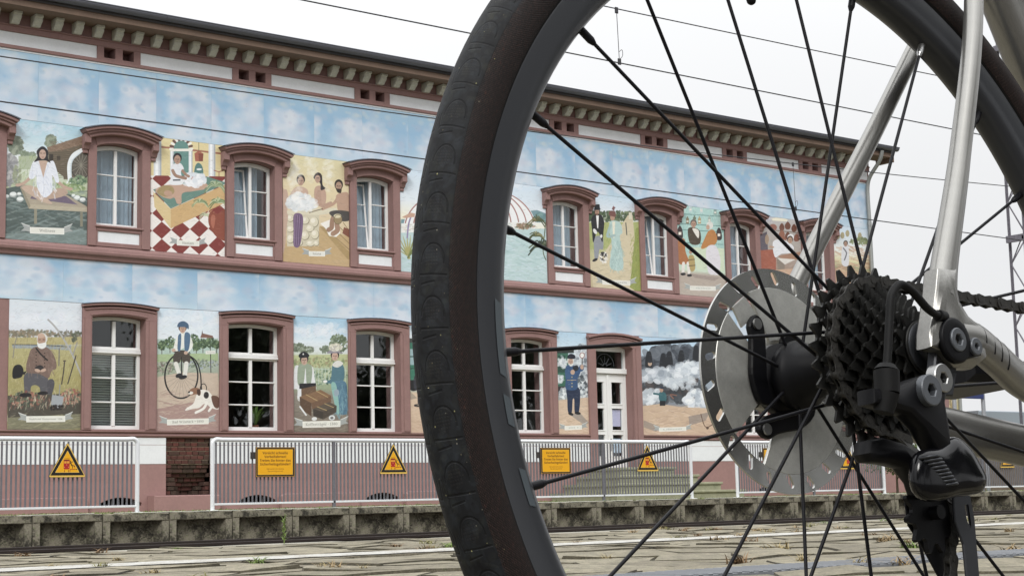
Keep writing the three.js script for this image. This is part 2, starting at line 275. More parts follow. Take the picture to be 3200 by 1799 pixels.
// ------------------------------------------------------------------ painted boards (flat pictures on the wall)
// The pictures are drawn in the sheet coordinates in which they were traced: corners = top-left, top-right, bottom-left of the board in those coordinates.
function picture(TL, TR, BL, w, h, draw, soft = 1) {
  const cv = document.createElement('canvas'); cv.width = w; cv.height = h; const c = cv.getContext('2d');
  const ux = TR[0] - TL[0], uy = TR[1] - TL[1], vx = BL[0] - TL[0], vy = BL[1] - TL[1], det = ux * vy - uy * vx;
  const a = vy / det * w, cc = -vx / det * w, b = -uy / det * h, d = ux / det * h;
  const A = [a, b, cc, d, -(a * TL[0] + cc * TL[1]), -(b * TL[0] + d * TL[1])];
  const smooth = (p, closed) => {
    const n = p.length / 2, q = (i) => closed ? [p[((i + n) % n) * 2], p[((i + n) % n) * 2 + 1]] : [p[Math.max(0, Math.min(n - 1, i)) * 2], p[Math.max(0, Math.min(n - 1, i)) * 2 + 1]];
    c.beginPath(); c.moveTo(p[0], p[1]);
    for (let i = 0; i < (closed ? n : n - 1); i++) { const p0 = q(i - 1), p1 = q(i), p2 = q(i + 1), p3 = q(i + 2); c.bezierCurveTo(p1[0] + (p2[0] - p0[0]) / 6, p1[1] + (p2[1] - p0[1]) / 6, p2[0] - (p3[0] - p1[0]) / 6, p2[1] - (p3[1] - p1[1]) / 6, p2[0], p2[1]); }
  };
  const o = {
    c,
    view(ox, oy, s) { c.setTransform(A[0] / s, A[1] / s, A[2] / s, A[3] / s, A[0] * ox + A[2] * oy + A[4], A[1] * ox + A[3] * oy + A[5]); },
    bg(stops) { c.save(); c.setTransform(1, 0, 0, 1, 0, 0); const g = c.createLinearGradient(0, 0, 0, h); stops.forEach(([t, k]) => g.addColorStop(t, k)); c.fillStyle = g; c.fillRect(0, 0, w, h); c.restore(); },
    P(col, ...p) { c.fillStyle = col; c.beginPath(); for (let i = 0; i < p.length; i += 2) c.lineTo(p[i], p[i + 1]); c.closePath(); c.fill(); },
    S(col, ...p) { c.fillStyle = col; smooth(p, true); c.closePath(); c.fill(); },
    L(col, wd, ...p) { c.strokeStyle = col; c.lineWidth = wd; c.lineCap = c.lineJoin = 'round'; smooth(p, false); c.stroke(); },
    E(col, x, y, rx, ry = rx, rot = 0) { c.fillStyle = col; c.beginPath(); c.ellipse(x, y, rx, ry, rot, 0, 7); c.fill(); },
    O(col, wd, x, y, rx, ry = rx, a0 = 0, a1 = 6.2832) { c.strokeStyle = col; c.lineWidth = wd; c.beginPath(); c.ellipse(x, y, rx, ry, 0, a0, a1); c.stroke(); },
    R(col, x0, y0, x1, y1) { c.fillStyle = col; c.fillRect(x0, y0, x1 - x0, y1 - y0); },
    F(x, y, rx, ry, n, s, cols, al = 0.75) { c.globalAlpha = al; for (let i = 0; i < n; i++) { const t = rnd() * 6.283, r = Math.sqrt(rnd()); o.E(pick(cols), x + rx * r * Math.cos(t), y + ry * r * Math.sin(t), s * rr(0.5, 1.2), s * rr(0.4, 0.9), rnd() * 3); } c.globalAlpha = 1; },
    G(x0, y0, x1, y1, n, len, cols, ang = -1.57, al = 0.5) { c.globalAlpha = al; for (let i = 0; i < n; i++) { const x = rr(x0, x1), y = rr(y0, y1), t = ang + rr(-0.5, 0.5), l = len * rr(0.5, 1.3); o.L(pick(cols), len * 0.14, x, y, x + l * Math.cos(t), y + l * Math.sin(t)); } c.globalAlpha = 1; },
    palm(x, y, r, n, cols, wd) { for (let i = 0; i < n; i++) { const t = -3.3 + i / (n - 1) * 3.6, l = r * rr(0.75, 1.1), ex = x + l * Math.cos(t), ey = y + l * Math.sin(t) * 0.6 + r * 0.45 * Math.abs(Math.cos(t)); o.L(pick(cols), wd, x, y, (x + ex) / 2, (y + ey) / 2 - r * 0.25, ex, ey); } },
    head(x, y, rx, ry, skin, hair) { o.E(hair, x, y - ry * 0.22, rx * 1.16, ry * 1.02); o.E(skin, x, y + ry * 0.12, rx * 0.86, ry * 0.92); o.R('#2a2020', x - rx * 0.5, y - ry * 0.02, x - rx * 0.14, y + ry * 0.08); o.R('#2a2020', x + rx * 0.16, y - ry * 0.02, x + rx * 0.52, y + ry * 0.08); o.L('#8a5d50', rx * 0.12, x + rx * 0.02, y, x + rx * 0.08, y + ry * 0.32); o.R('#8a4a48', x - rx * 0.22, y + ry * 0.52, x + rx * 0.25, y + ry * 0.62); },
    banner(x0, y0, x1, y1, ht, text) { // ribbon from upper-left to upper-right corner
      const s = (y1 - y0) / (x1 - x0), t = ht, k = ht * 0.75;
      for (const [x, y, f] of [[x0, y0, -1], [x1, y1, 1]]) { o.P('#9fa5a3', x, y - t * 0.25, x + f * k, y - t * 0.45, x + f * k * 1.9, y - t * 0.75, x + f * k * 1.35, y + t * 0.1, x + f * k * 2.1, y + t * 0.55, x + f * k, y + t * 0.6, x, y + t * 0.8); o.L('#e2e4e0', t * 0.1, x + f * k * 0.2, y - t * 0.25, x + f * k * 0.9, y - t * 0.42, x + f * k * 1.9, y - t * 0.75); }
      o.P('#dcdcd2', x0, y0, x1, y1, x1, y1 + t, x0, y0 + t); c.strokeStyle = '#efeee6'; c.lineWidth = t * 0.09; c.beginPath(); c.moveTo(x0, y0); c.lineTo(x1, y1); c.lineTo(x1, y1 + t); c.lineTo(x0, y0 + t); c.closePath(); c.stroke();
      c.save(); c.translate((x0 + x1) / 2, (y0 + y1) / 2 + t * 0.5); c.transform(1, s, 0, 1, 0, 0); c.fillStyle = '#77746e'; c.textAlign = 'center'; c.textBaseline = 'middle';
      let fs = t * 0.62; c.font = fs + 'px serif'; const mw = c.measureText(text).width, lim = (x1 - x0) * 0.86; if (mw > lim) { fs *= lim / mw; c.font = fs + 'px serif'; } c.fillText(text, 0, 0); c.restore();
    },
    smudge(x0, y0, x1, y1, ht) { o.banner(x0, y0, x1, y1, ht, ''); c.globalAlpha = 0.35; for (let x = x0 + ht; x < x1 - ht; x += ht * 0.42) { const y = y0 + (y1 - y0) * (x - x0) / (x1 - x0) + ht * 0.5; if (rnd() > 0.15) o.R('#7d8580', x, y - ht * rr(0.1, 0.22), x + ht * 0.3, y + ht * 0.15); } c.globalAlpha = 1; },
  };
  draw(o);
  // brush marks over the whole board
  c.setTransform(1, 0, 0, 1, 0, 0);
  for (let i = 0; i < 900; i++) { c.globalAlpha = 0.07; const x = rr(0, w), y = rr(0, h), t = rr(-0.6, 0.6); o.L(pick(['#fff', '#fff6e0', '#333a44', '#5a4a3a']), rr(1.5, 4), x, y, x + rr(8, 26) * Math.cos(t), y + rr(8, 26) * Math.sin(t)); }
  c.globalAlpha = 0.26; c.globalCompositeOperation = 'saturation'; c.fillStyle = '#808080'; c.fillRect(0, 0, w, h); c.globalCompositeOperation = 'source-over'; c.globalAlpha = 1;
  const t = new THREE.CanvasTexture(cv); t.colorSpace = THREE.SRGBColorSpace; t.anisotropy = 8; return t;
}
const Z3 = [0, 400, 3.575], Z4 = [680, 400, 3.575], Z5 = [0, 800, 3.575], Z6 = [680, 800, 3.575], Z7 = [0, 1200, 2.418], Z8 = [680, 1200, 2.418], ZA = [1500, 500, 3.2175], ZB = [2150, 400, 3.218], ZC = [1500, 950, 3.2175];
const SKIN = '#c4a08a';
const murals = [];
const addMural = (x0, x1, y0, y1, label, TL, TR, BL, draw, w = 400, h = 540) => murals.push({ x0, x1, y0, y1, label, tex: picture(TL, TR, BL, w, h, draw) });
const CLOUD = ['#dfe6ee', '#d5deea', '#e6eaee', '#cfdcea'];

addMural(9.38, 10.82, 4.69, 6.72, 'mural of a woman in white sitting cross-legged on a jetty, captioned Wellness', [15, 367], [273, 400], [7, 745], (o) => {
  o.bg([[0, '#9dcbe0'], [0.2, '#c3dce6'], [0.32, '#dfe4e6'], [0.5, '#bcc8a6'], [0.7, '#8fa26e']]); o.view(...Z3);
  o.F(300, 20, 500, 70, 40, 60, CLOUD, 0.2);
  o.F(160, 190, 75, 100, 160, 26, ['#76836f', '#8b957f', '#67735f', '#9aa28c']); o.F(548, 150, 60, 70, 110, 22, ['#7f8d74', '#97a288', '#6d7a64']);
  o.F(245, 292, 55, 32, 50, 16, ['#84957c', '#738468']); o.F(338, 302, 45, 26, 40, 14, ['#8c9c86', '#7b8c74']);
  o.R('#aab796', 190, 318, 520, 470); o.G(190, 330, 960, 620, 260, 40, ['#7f9a55', '#9bb06e', '#b5bf82', '#6f8a4c'], -1.2, 0.5);
  o.P('#6d5f4c', 520, 262, 960, 170, 960, 600, 690, 590, 690, 560, 520, 420); for (let y = 290; y < 590; y += 22) o.L('#56493a', 5, 520, y, 690, y - 10, 960, y - 40);
  o.P('#8d7059', 505, 222, 900, 95, 965, 70, 965, 178, 690, 250, 520, 276); o.G(520, 150, 960, 260, 120, 30, ['#775a44', '#a38468', '#6b5040'], 0.3, 0.6);
  o.R('#3c342b', 530, 300, 575, 380); o.R('#473c30', 615, 320, 655, 370);
  o.E('#5c554a', 890, 430, 115, 150); o.O('#3f3c38', 14, 890, 430, 118, 155); for (let i = 0; i < 14; i++) { const t = i / 14 * 6.283; o.L('#8c8676', 6, 890, 430, 890 + 112 * Math.cos(t), 430 + 148 * Math.sin(t)); }
  o.L('#e3ebef', 46, 895, 258, 800, 320, 755, 440, 765, 640); o.L('#c9d8e0', 14, 880, 290, 800, 360, 775, 450, 780, 620); o.F(800, 640, 80, 50, 40, 30, ['#e6edf0', '#d7e3e8'], 0.5);
  o.F(860, 610, 100, 55, 120, 20, ['#5d7d5a', '#7c9a6c', '#486b4c', '#94ab80']); o.F(700, 690, 240, 60, 160, 18, ['#8aa365', '#a6b87c', '#6f8d50']);
  o.F(100, 480, 80, 190, 140, 30, ['#a6a6a8', '#8f8f94', '#babab8', '#7d7f80']); o.F(170, 560, 45, 130, 60, 18, ['#8a9476', '#9aa07f']);
  o.P('#51615e', 0, 690, 250, 640, 500, 720, 965, 800, 965, 1400, 0, 1400); o.G(0, 720, 960, 1320, 260, 120, ['#7b908f', '#93a6a2', '#43524f', '#6a807f'], 0, 0.4); o.P('rgba(140,165,160,.5)', 0, 1180, 965, 1180, 965, 1400, 0, 1400);
  for (const [x, y, r] of [[130, 745, 42], [205, 800, 40], [195, 742, 26], [840, 800, 40], [905, 825, 36], [800, 775, 24], [60, 765, 28]]) { o.E('#aab3b0', x, y + 6, r, r * 0.72); o.E('#dfe5e4', x, y - 3, r * 0.85, r * 0.55); }
  o.P('#a99c84', 205, 670, 245, 640, 730, 770, 965, 915, 965, 940, 310, 880); o.P('#6f5f78', 315, 800, 390, 690, 720, 785, 850, 885); o.P('#b5a98e', 305, 862, 965, 925, 965, 972, 300, 912); o.P('#948a72', 205, 672, 300, 912, 320, 880, 240, 690); o.R('#918b74', 358, 920, 390, 1085); o.R('#85806a', 875, 968, 905, 1135);
  o.S('#c4a690', 228, 668, 300, 648, 410, 690, 440, 750, 556, 852, 530, 866, 430, 830, 320, 760, 240, 700); o.S('#ba9b86', 736, 730, 690, 690, 590, 700, 470, 786, 520, 812, 640, 796, 724, 762);
  o.L('#c09d88', 34, 320, 560, 255, 620, 190, 645); o.L('#c09d88', 34, 622, 612, 690, 670, 765, 705); o.E('#c09d88', 180, 645, 26, 18); o.E('#c09d88', 768, 702, 26, 18);
  o.S('#dde2ee', 345, 392, 405, 372, 460, 420, 540, 380, 588, 398, 640, 600, 604, 622, 565, 540, 566, 670, 548, 748, 478, 792, 425, 742, 388, 652, 384, 540, 350, 578, 302, 556); o.G(340, 400, 600, 760, 60, 70, ['#c3cbdf', '#eef1f6', '#b8c3da'], 1.4, 0.5);
  o.P('#c4a28d', 412, 372, 512, 372, 462, 566); o.S('#2c272c', 392, 262, 455, 210, 516, 262, 518, 350, 545, 400, 490, 372, 420, 372, 362, 386, 398, 330); o.E('#c49f8a', 456, 300, 38, 56); o.R('#3a2a28', 428, 286, 452, 292); o.R('#3a2a28', 464, 286, 488, 292); o.R('#8e4a46', 446, 332, 470, 338);
  o.banner(315, 1122, 690, 1150, 66, 'Wellness');
});
addMural(11.96, 13.42, 4.69, 6.72, 'mural of a masseur in a bath hall with red and white diamond floor tiles', [466, 425], [700, 456], [464, 783], (o) => {
  o.bg([[0, '#e0cd8f'], [0.5, '#dcc689'], [1, '#d9cdbd']]); o.view(...Z3);
  o.L('#a9664c', 20, 1660, 200, 2100, 245, 2530, 300); o.R('#9b8f6a', 1660, 60, 2530, 75);
  o.S('#5c9088', 1925, 620, 1925, 230, 1960, 140, 2010, 115, 2060, 140, 2090, 240, 2090, 620); for (let i = 0; i < 13; i++) { const t = Math.PI + i / 12 * Math.PI, x = 2008 + 108 * Math.cos(t), y = 235 + 118 * Math.sin(t); o.L(i % 2 ? '#6b4a44' : '#ece9e2', 26, x - 12 * Math.cos(t), y - 12 * Math.sin(t), x + 14 * Math.cos(t), y + 14 * Math.sin(t)); }
  for (const [x, w, a, b] of [[1745, 84, 100, 610], [1905, 42, 250, 520], [2112, 44, 250, 570], [2355, 78, 120, 600]]) { o.R('#d3d7dc', x - w / 2, a, x + w / 2, b); o.R('#eef0f2', x - w * 0.28, a, x + w * 0.05, b); o.R('#aab1b8', x + w * 0.28, a, x + w / 2, b); }
  o.R('#e8e4d8', 1890, 232, 2130, 262); o.R('#7f8388', 1690, 585, 1805, 612);
  o.L('#5a5148', 5, 2205, 60, 2205, 262); o.P('#b15c45', 2155, 285, 2205, 258, 2258, 290, 2250, 378, 2165, 378); o.P('#8f4433', 2200, 285, 2258, 290, 2250, 378, 2205, 378); o.S('#4d7f7b', 2160, 545, 2162, 440, 2200, 395, 2245, 440, 2250, 545); o.E('#dfe6e6', 2208, 470, 30, 12);
  o.L('#a8574a', 10, 2380, 485, 2435, 500, 2490, 485); o.L('#a8574a', 8, 2435, 500, 2435, 560);
  // floor of diamonds
  const c = o.c; c.save(); c.beginPath(); c.moveTo(1600, 530); c.lineTo(2600, 560); c.lineTo(2600, 1500); c.lineTo(1600, 1500); c.clip();
  for (let i = -14; i < 16; i++) for (let j = -12; j < 14; j++) { const y0 = 1150 + (j - i) * 97, x0 = 1895 + (i + j) * 104; o.P((i + j) % 2 ? '#e6e0da' : '#8d302a', x0, y0, x0 + 104, y0 - 97, x0 + 208, y0, x0 + 104, y0 + 97); }
  c.restore();
  o.P('#d8bd80', 1698, 715, 1890, 915, 1890, 1135, 1712, 885); o.P('#cfa566', 1890, 915, 2530, 640, 2530, 850, 1890, 1135); o.G(1900, 800, 2500, 1050, 60, 60, ['#dcb878', '#c09456'], -0.4, 0.4); o.P('#5f8a7c', 1696, 690, 1890, 912, 2530, 632, 2300, 555);
  o.S('#c49a82', 1722, 706, 1790, 655, 1960, 636, 2120, 640, 2280, 632, 2296, 690, 2140, 720, 2020, 742, 2008, 848, 1962, 856, 1930, 790, 1880, 800, 1800, 775); o.S('#a58b56', 1740, 720, 1800, 650, 1900, 660, 1930, 720, 1880, 770, 1810, 770); o.E('#bd9278', 1862, 738, 48, 34, 0.3); o.F(2150, 590, 130, 70, 90, 34, ['#eceef2', '#dfe3ea', '#d3d9e4'], 0.75);
  o.S('#dfe2e6', 1885, 640, 1890, 590, 2010, 585, 2015, 640); o.S('#dde0e6', 1888, 440, 1930, 402, 2000, 400, 2036, 462, 2004, 490, 2008, 588, 1900, 590, 1890, 510); o.L('#a27a63', 34, 1912, 480, 1950, 540, 2055, 570); o.L('#a27a63', 30, 2022, 484, 2060, 530, 2090, 548); o.R('#2d3240', 1915, 582, 1998, 596);
  o.head(1964, 350, 42, 56, '#b48a71', '#29242a');
  o.palm(2400, 670, 130, 15, ['#8ea476', '#a9b98e', '#70895c'], 12); o.palm(2215, 850, 95, 12, ['#8ea06c', '#b3bd8c', '#6c8252'], 11); o.palm(2425, 860, 120, 14, ['#8aa26a', '#b9c293', '#64804f'], 12); o.palm(2270, 1000, 70, 9, ['#93a57a', '#b8c29a'], 9);
  o.S('#97442e', 2335, 965, 2420, 985, 2490, 940, 2530, 990, 2530, 1280, 2430, 1270, 2345, 1170, 2310, 1060); o.S('#b86248', 2350, 1000, 2390, 1020, 2370, 1150, 2340, 1090);
  o.banner(1960, 1268, 2205, 1290, 56, 'Hamam');
});
addMural(14.61, 16.05, 4.69, 6.72, 'mural of bathers in a steamy sauna beside a pale stone oven', [881, 479], [1087, 506], [882, 817], (o) => {
  o.bg([[0, '#d9cf9c'], [0.25, '#e0cd9c'], [0.6, '#dac39a'], [1, '#c3a06c']]); o.view(...Z4);
  o.R('#a2988e', 700, 180, 1470, 262);
  o.P('#c3a06a', 700, 1320, 1120, 1120, 1470, 1250, 1470, 1500, 700, 1500); o.P('#b08f56', 1120, 1110, 1180, 1120, 1470, 1430, 1470, 1500, 1440, 1500); for (let i = 0; i < 5; i++) o.L('#8f7345', 7, 1180 + i * 70, 1130 - i * 18, 1470, 1400 - i * 70); o.P('#8a4b34', 1400, 1130, 1470, 1160, 1470, 1260, 1380, 1200);
  o.P('#cdc2a4', 765, 955, 1120, 985, 1115, 1335, 765, 1325);
  for (const [x, y, r, q] of [[800, 1010, 40, 40], [880, 1130, 44, 40], [960, 1040, 48, 44], [1060, 1060, 50, 60], [1015, 1130, 46, 40], [800, 1130, 40, 38], [960, 1210, 46, 48], [1070, 1200, 45, 55], [800, 1240, 42, 50], [1020, 1300, 50, 34], [890, 1290, 44, 34], [1085, 1300, 30, 30]]) { o.E('#8f8568', x + 4, y + 5, r, q); o.E('#d9cfb2', x, y, r * 0.93, q * 0.92); o.E('#e6deca', x - r * 0.2, y - q * 0.25, r * 0.5, q * 0.45); }
  o.S(SKIN, 735, 690, 765, 700, 792, 830, 850, 930, 830, 960, 770, 870, 775, 1000, 760, 1120, 745, 1300, 720, 1420, 700, 1440, 700, 700);
  o.P('#d7cdb0', 765, 925, 1320, 905, 1310, 960, 1120, 985, 765, 962);
  o.S('#c9a48d', 840, 680, 905, 655, 985, 690, 1000, 760, 985, 860, 850, 860, 800, 830, 790, 770); o.head(916, 590, 40, 56, '#b8917a', '#2a2528');
  o.S('#c29a82', 1068, 690, 1110, 650, 1170, 670, 1200, 760, 1180, 880, 1110, 880, 1070, 820); o.L('#b9917a', 36, 1130, 870, 1120, 720, 1100, 800, 1150, 880, 1250, 850); o.S('#332a2c', 1058, 560, 1100, 500, 1150, 530, 1160, 640, 1190, 680, 1140, 700, 1130, 620); o.E('#bb937c', 1104, 574, 30, 46); o.R('#3a2a28', 1090, 560, 1122, 567);
  o.S('#bd9478', 1310, 770, 1370, 735, 1450, 745, 1470, 930, 1440, 960, 1340, 940, 1320, 860); o.L('#bd9478', 34, 1325, 800, 1280, 860, 1160, 915); o.L('#bd9478', 36, 1460, 820, 1450, 920, 1370, 960); o.head(1342, 655, 42, 60, '#b28a70', '#2e2622'); o.S('#33291f', 1310, 680, 1335, 690, 1365, 688, 1376, 665, 1370, 730, 1345, 738, 1322, 720);
  o.P('#e9e4da', 1130, 1080, 1240, 1040, 1350, 1090, 1355, 1200, 1310, 1240, 1230, 1225, 1190, 1140); o.L('#9f775c', 52, 1290, 980, 1265, 1060, 1258, 1130, 1225, 1155); o.L('#a67d61', 56, 1360, 1000, 1320, 1080, 1325, 1160, 1275, 1200); o.S('#4b4642', 1240, 950, 1330, 935, 1470, 960, 1470, 1050, 1370, 1060, 1250, 990);
  o.L('#6c5a40', 9, 1010, 955, 1080, 935, 1160, 915); o.E('#9b8257', 1332, 1040, 46, 54); o.E('#d4c7a0', 1326, 1000, 44, 24); o.O('#6e5a3a', 6, 1332, 1040, 46, 54);
  o.F(900, 830, 130, 100, 130, 34, ['#e6e8ea', '#d6dade', '#f0f0ee', '#c9d0d6'], 0.6); o.F(1010, 860, 90, 60, 60, 30, ['#e6e8ea', '#d6dade'], 0.55); for (const [x, y] of [[800, 420], [1030, 420], [1230, 520], [860, 600]]) o.F(x, y, 60, 190, 40, 34, ['#ece8dc', '#e4dfd2'], 0.22);
  o.S('#785a80', 840, 975, 925, 972, 940, 1080, 905, 1318, 838, 1320, 835, 1150); for (let i = 0; i < 6; i++) o.L(i % 2 ? '#5f4668' : '#8f7296', 8, 852 + i * 13, 985, 850 + i * 11, 1150, 848 + i * 10, 1310);
  o.banner(1005, 1390, 1180, 1400, 52, 'Sauna');
});
addMural(17.22, 20.89, 4.69, 6.72, 'wide mural of a ribbed white bath dome beside a pool and palms', [1247, 527], [1702, 586], [1251, 848], (o) => {
  o.bg([[0, '#c9def0'], [0.3, '#dbe6ee'], [0.48, '#efe6c8'], [0.55, '#7f9d98'], [0.62, '#aecbc8'], [1, '#bcd2de']]); o.view(...ZA);
  o.F(100, 120, 700, 130, 120, 80, CLOUD, 0.25); o.P('#6f97a2', -800, 600, 200, 560, 560, 520, 660, 560, 660, 650, -800, 700); o.F(590, 600, 60, 40, 50, 22, ['#5f8b90', '#75a09c']);
  o.c.save(); o.E('#e9eaec', -120, 690, 660, 430); o.c.beginPath(); o.c.ellipse(-120, 690, 660, 430, 0, 3.14, 6.284); o.c.clip(); for (let i = -8; i <= 8; i++) { o.c.strokeStyle = '#a9706a'; o.c.lineWidth = 12; o.c.beginPath(); o.c.ellipse(-120, 690, Math.abs(i) * 80 + 6, 430, 0, i < 0 ? 3.14 : 4.71, i < 0 ? 4.72 : 6.28); o.c.stroke(); } o.c.restore();
  o.P('#e4e4e0', -800, 640, 560, 650, 520, 720, -800, 740); o.G(-800, 660, 520, 740, 200, 40, ['#b98a6a', '#d7cdbc', '#8fa8a6'], 0, 0.5); o.P('#b3cfd0', -800, 735, 700, 720, 700, 1300, -800, 1300); o.G(-800, 760, 700, 1250, 500, 90, ['#d3e2ea', '#93bcbc', '#c4d8e4', '#a2c6c8'], 0.1, 0.4);
  o.F(430, 690, 100, 26, 50, 18, ['#8a6a50', '#a98a6c', '#5d6a4c']);
  o.L('#4d5a36', 9, 650, 1060, 620, 960, 640, 760, 655, 640); o.palm(560, 640, 110, 12, ['#6b6a3e', '#8a7a4a', '#4f5a34'], 11); o.palm(545, 800, 100, 11, ['#6b7042', '#8a8450', '#4c5632'], 11); o.palm(600, 920, 150, 15, ['#3f4a34', '#56603f', '#2e3a2c'], 13);
  o.view(...Z4); for (let i = 0; i < 9; i++) { const t = -2.7 + i * 0.28; o.S(pick(['#8c9148', '#a8a25a', '#6d7a3a']), 2110, 1440, 2110 + 150 * Math.cos(t) - 8, 1420 + 230 * Math.sin(t), 2130, 1440); } o.L('#8f7fae', 16, 2105, 1230, 2120, 1080, 2150, 980); o.P('#c99a80', 2050, 1000, 2140, 950, 2190, 960, 2180, 1000, 2080, 1010);
}, 720, 400);
addMural(22.07, 23.52, 4.69, 6.72, 'mural of a man in a top hat strolling with a lady in pale green', [1836, 603], [1993, 624], [1845, 897], (o) => {
  o.bg([[0, '#bcd6ea'], [0.15, '#d5e0ea'], [0.28, '#e4e4dc'], [0.36, '#b9c184'], [1, '#c3b184']]); o.view(...ZA);
  o.F(1340, 570, 280, 50, 220, 20, ['#43593c', '#5b7048', '#36492f', '#74875a']); o.F(1150, 580, 70, 60, 80, 20, ['#3d5236', '#54693f']); o.R('#a7b163', 1080, 630, 1620, 900); o.P('#d0c09a', 1480, 560, 1530, 560, 1600, 1400, 1150, 1400, 1100, 1020, 1250, 930); o.P('#8f9b43', 1560, 700, 1640, 650, 1640, 1400, 1500, 1300); o.G(1090, 650, 1300, 950, 160, 34, ['#7f9340', '#b4b868', '#94a04c'], -1.4, 0.5); o.G(1500, 750, 1640, 1330, 200, 34, ['#7f8a34', '#a8a84a', '#8a9440'], -1.4, 0.6); o.G(1120, 1020, 1480, 1280, 90, 50, ['#b5a67e', '#d8caa6'], 0, 0.4);
  o.R('#d8d2b8', 1490, 530, 1525, 600); o.L('#4a4f48', 10, 1460, 640, 1470, 760);
  o.S('#8e939c', 1145, 780, 1225, 780, 1230, 900, 1195, 905, 1180, 990, 1150, 1000, 1140, 900); o.S('#242428', 1112, 600, 1145, 550, 1205, 550, 1240, 620, 1235, 720, 1222, 830, 1190, 740, 1165, 735, 1132, 830, 1120, 700); o.P('#e9e9e6', 1160, 560, 1188, 560, 1182, 690, 1172, 690); o.E('#ddd', 1150, 720, 16, 30, -0.5); o.E('#ddd', 1212, 770, 12, 18); o.head(1170, 520, 24, 34, '#b98a70', '#3a2c28'); o.P('#1d2026', 1140, 448, 1194, 445, 1200, 495, 1145, 497); o.E('#1d2026', 1170, 496, 36, 8); o.E('#26222a', 1150, 1008, 28, 14, -0.4); o.L('#6e4a3a', 8, 1150, 545, 1185, 545);
  o.S('#abc9c4', 1298, 630, 1340, 612, 1405, 640, 1425, 740, 1400, 790, 1432, 1100, 1300, 1085, 1320, 860, 1290, 720); o.P('#e2dcc4', 1322, 625, 1352, 622, 1345, 790, 1330, 790); o.L('#9bbab6', 26, 1305, 660, 1275, 770, 1345, 765); o.G(1310, 800, 1420, 1090, 60, 60, ['#8fb2b0', '#c3dbd6', '#9fc0bc'], 1.5, 0.5); o.E('#b98c72', 1325, 580, 24, 34); o.S('#7d4b44', 1290, 555, 1300, 515, 1350, 520, 1358, 570, 1340, 575); o.F(1335, 490, 14, 20, 16, 8, ['#8a4a48', '#6d3c3c']);
  o.F(1235, 985, 40, 55, 40, 14, ['#e8e6e0', '#dad6cc']); o.F(1230, 975, 30, 45, 14, 12, ['#2c2a2a', '#3c3836']); o.E('#2c2a2a', 1222, 940, 16, 12);
  o.smudge(1225, 1212, 1503, 1235, 44);
}, 320, 540);
addMural(24.66, 26.15, 4.69, 6.72, 'mural of a pharmacy with shelves of bottles on a turquoise wall', [2111, 639], [2258, 658], [2121, 920], (o) => {
  o.bg([[0, '#a6d3cc'], [0.5, '#9ccbc2'], [0.72, '#c4d8be'], [0.76, '#b3a294'], [1, '#b8aa9c']]); o.view(...ZA);
  for (const y of [540, 640, 700, 830]) o.L('#5f8f8c', 8, 1980, y, 2440, y + 30); o.G(1980, 450, 2440, 880, 120, 60, ['#b9dcd2', '#8abfb8', '#c9e2d8'], 1.5, 0.4);
  for (const [x, y, k] of [[2030, 500, '#7c7a62'], [2110, 490, '#bcd2d4'], [2220, 500, '#c4d6d8'], [2080, 610, '#8a7d5a'], [2150, 600, '#6f7d62'], [2300, 600, '#9fb4a8'], [2010, 600, '#4b3a3a'], [2360, 520, '#86a39c'], [2200, 610, '#b39a62']]) { o.R(k, x - 15, y - 25, x + 15, y + 32); o.R(k, x - 6, y - 42, x + 6, y - 24); o.R('#e6e2d4', x - 10, y, x + 10, y + 16); }
  for (const [x, y] of [[2005, 725], [2398, 745]]) { o.S('#3d3030', x - 26, y + 60, x - 24, y - 20, x, y - 62, x + 24, y - 20, x + 26, y + 60); o.R('#e8e0d0', x - 14, y, x + 14, y + 30); }
  o.P('#c9d9b8', 2110, 880, 2450, 900, 2450, 1130, 2180, 1110); o.S('#4e3f2e', 2085, 700, 2140, 680, 2205, 720, 2210, 830, 2160, 860, 2100, 830); o.S('#e3dcd0', 2130, 690, 2190, 710, 2190, 790, 2150, 740); o.head(2140, 645, 28, 38, '#ba8f76', '#6a6258'); o.S('#c47a34', 2250, 800, 2290, 720, 2345, 710, 2380, 790, 2360, 855, 2300, 870, 2240, 900, 2215, 885); o.S('#d9d4dc', 2270, 900, 2360, 870, 2410, 1000, 2400, 1150, 2350, 1170, 2285, 1130); o.E('#d9d8d0', 2305, 660, 34, 40); o.E('#c49a80', 2285, 680, 18, 26);
  o.S('#b56a34', 1985, 820, 2050, 800, 2060, 920, 2090, 1010, 2070, 1050, 1990, 1030); o.L('#e2dcd4', 28, 2040, 1040, 2035, 1130); o.L('#e2dcd4', 28, 2085, 1040, 2095, 1140); o.E('#2c2a2c', 2036, 1150, 26, 14); o.E('#2c2a2c', 2100, 1165, 26, 14); o.S('#b59a55', 2090, 980, 2140, 970, 2155, 1100, 2110, 1120); o.L('#5c4e30', 8, 2090, 1010, 2150, 1005); o.L('#5c4e30', 8, 2095, 1070, 2155, 1065); o.E('#b3876c', 2110, 930, 16, 22); o.P('#a08f84', 2110, 1150, 2400, 1200, 2350, 1230, 2150, 1190);
  o.smudge(2105, 1272, 2360, 1290, 40);
}, 320, 540);
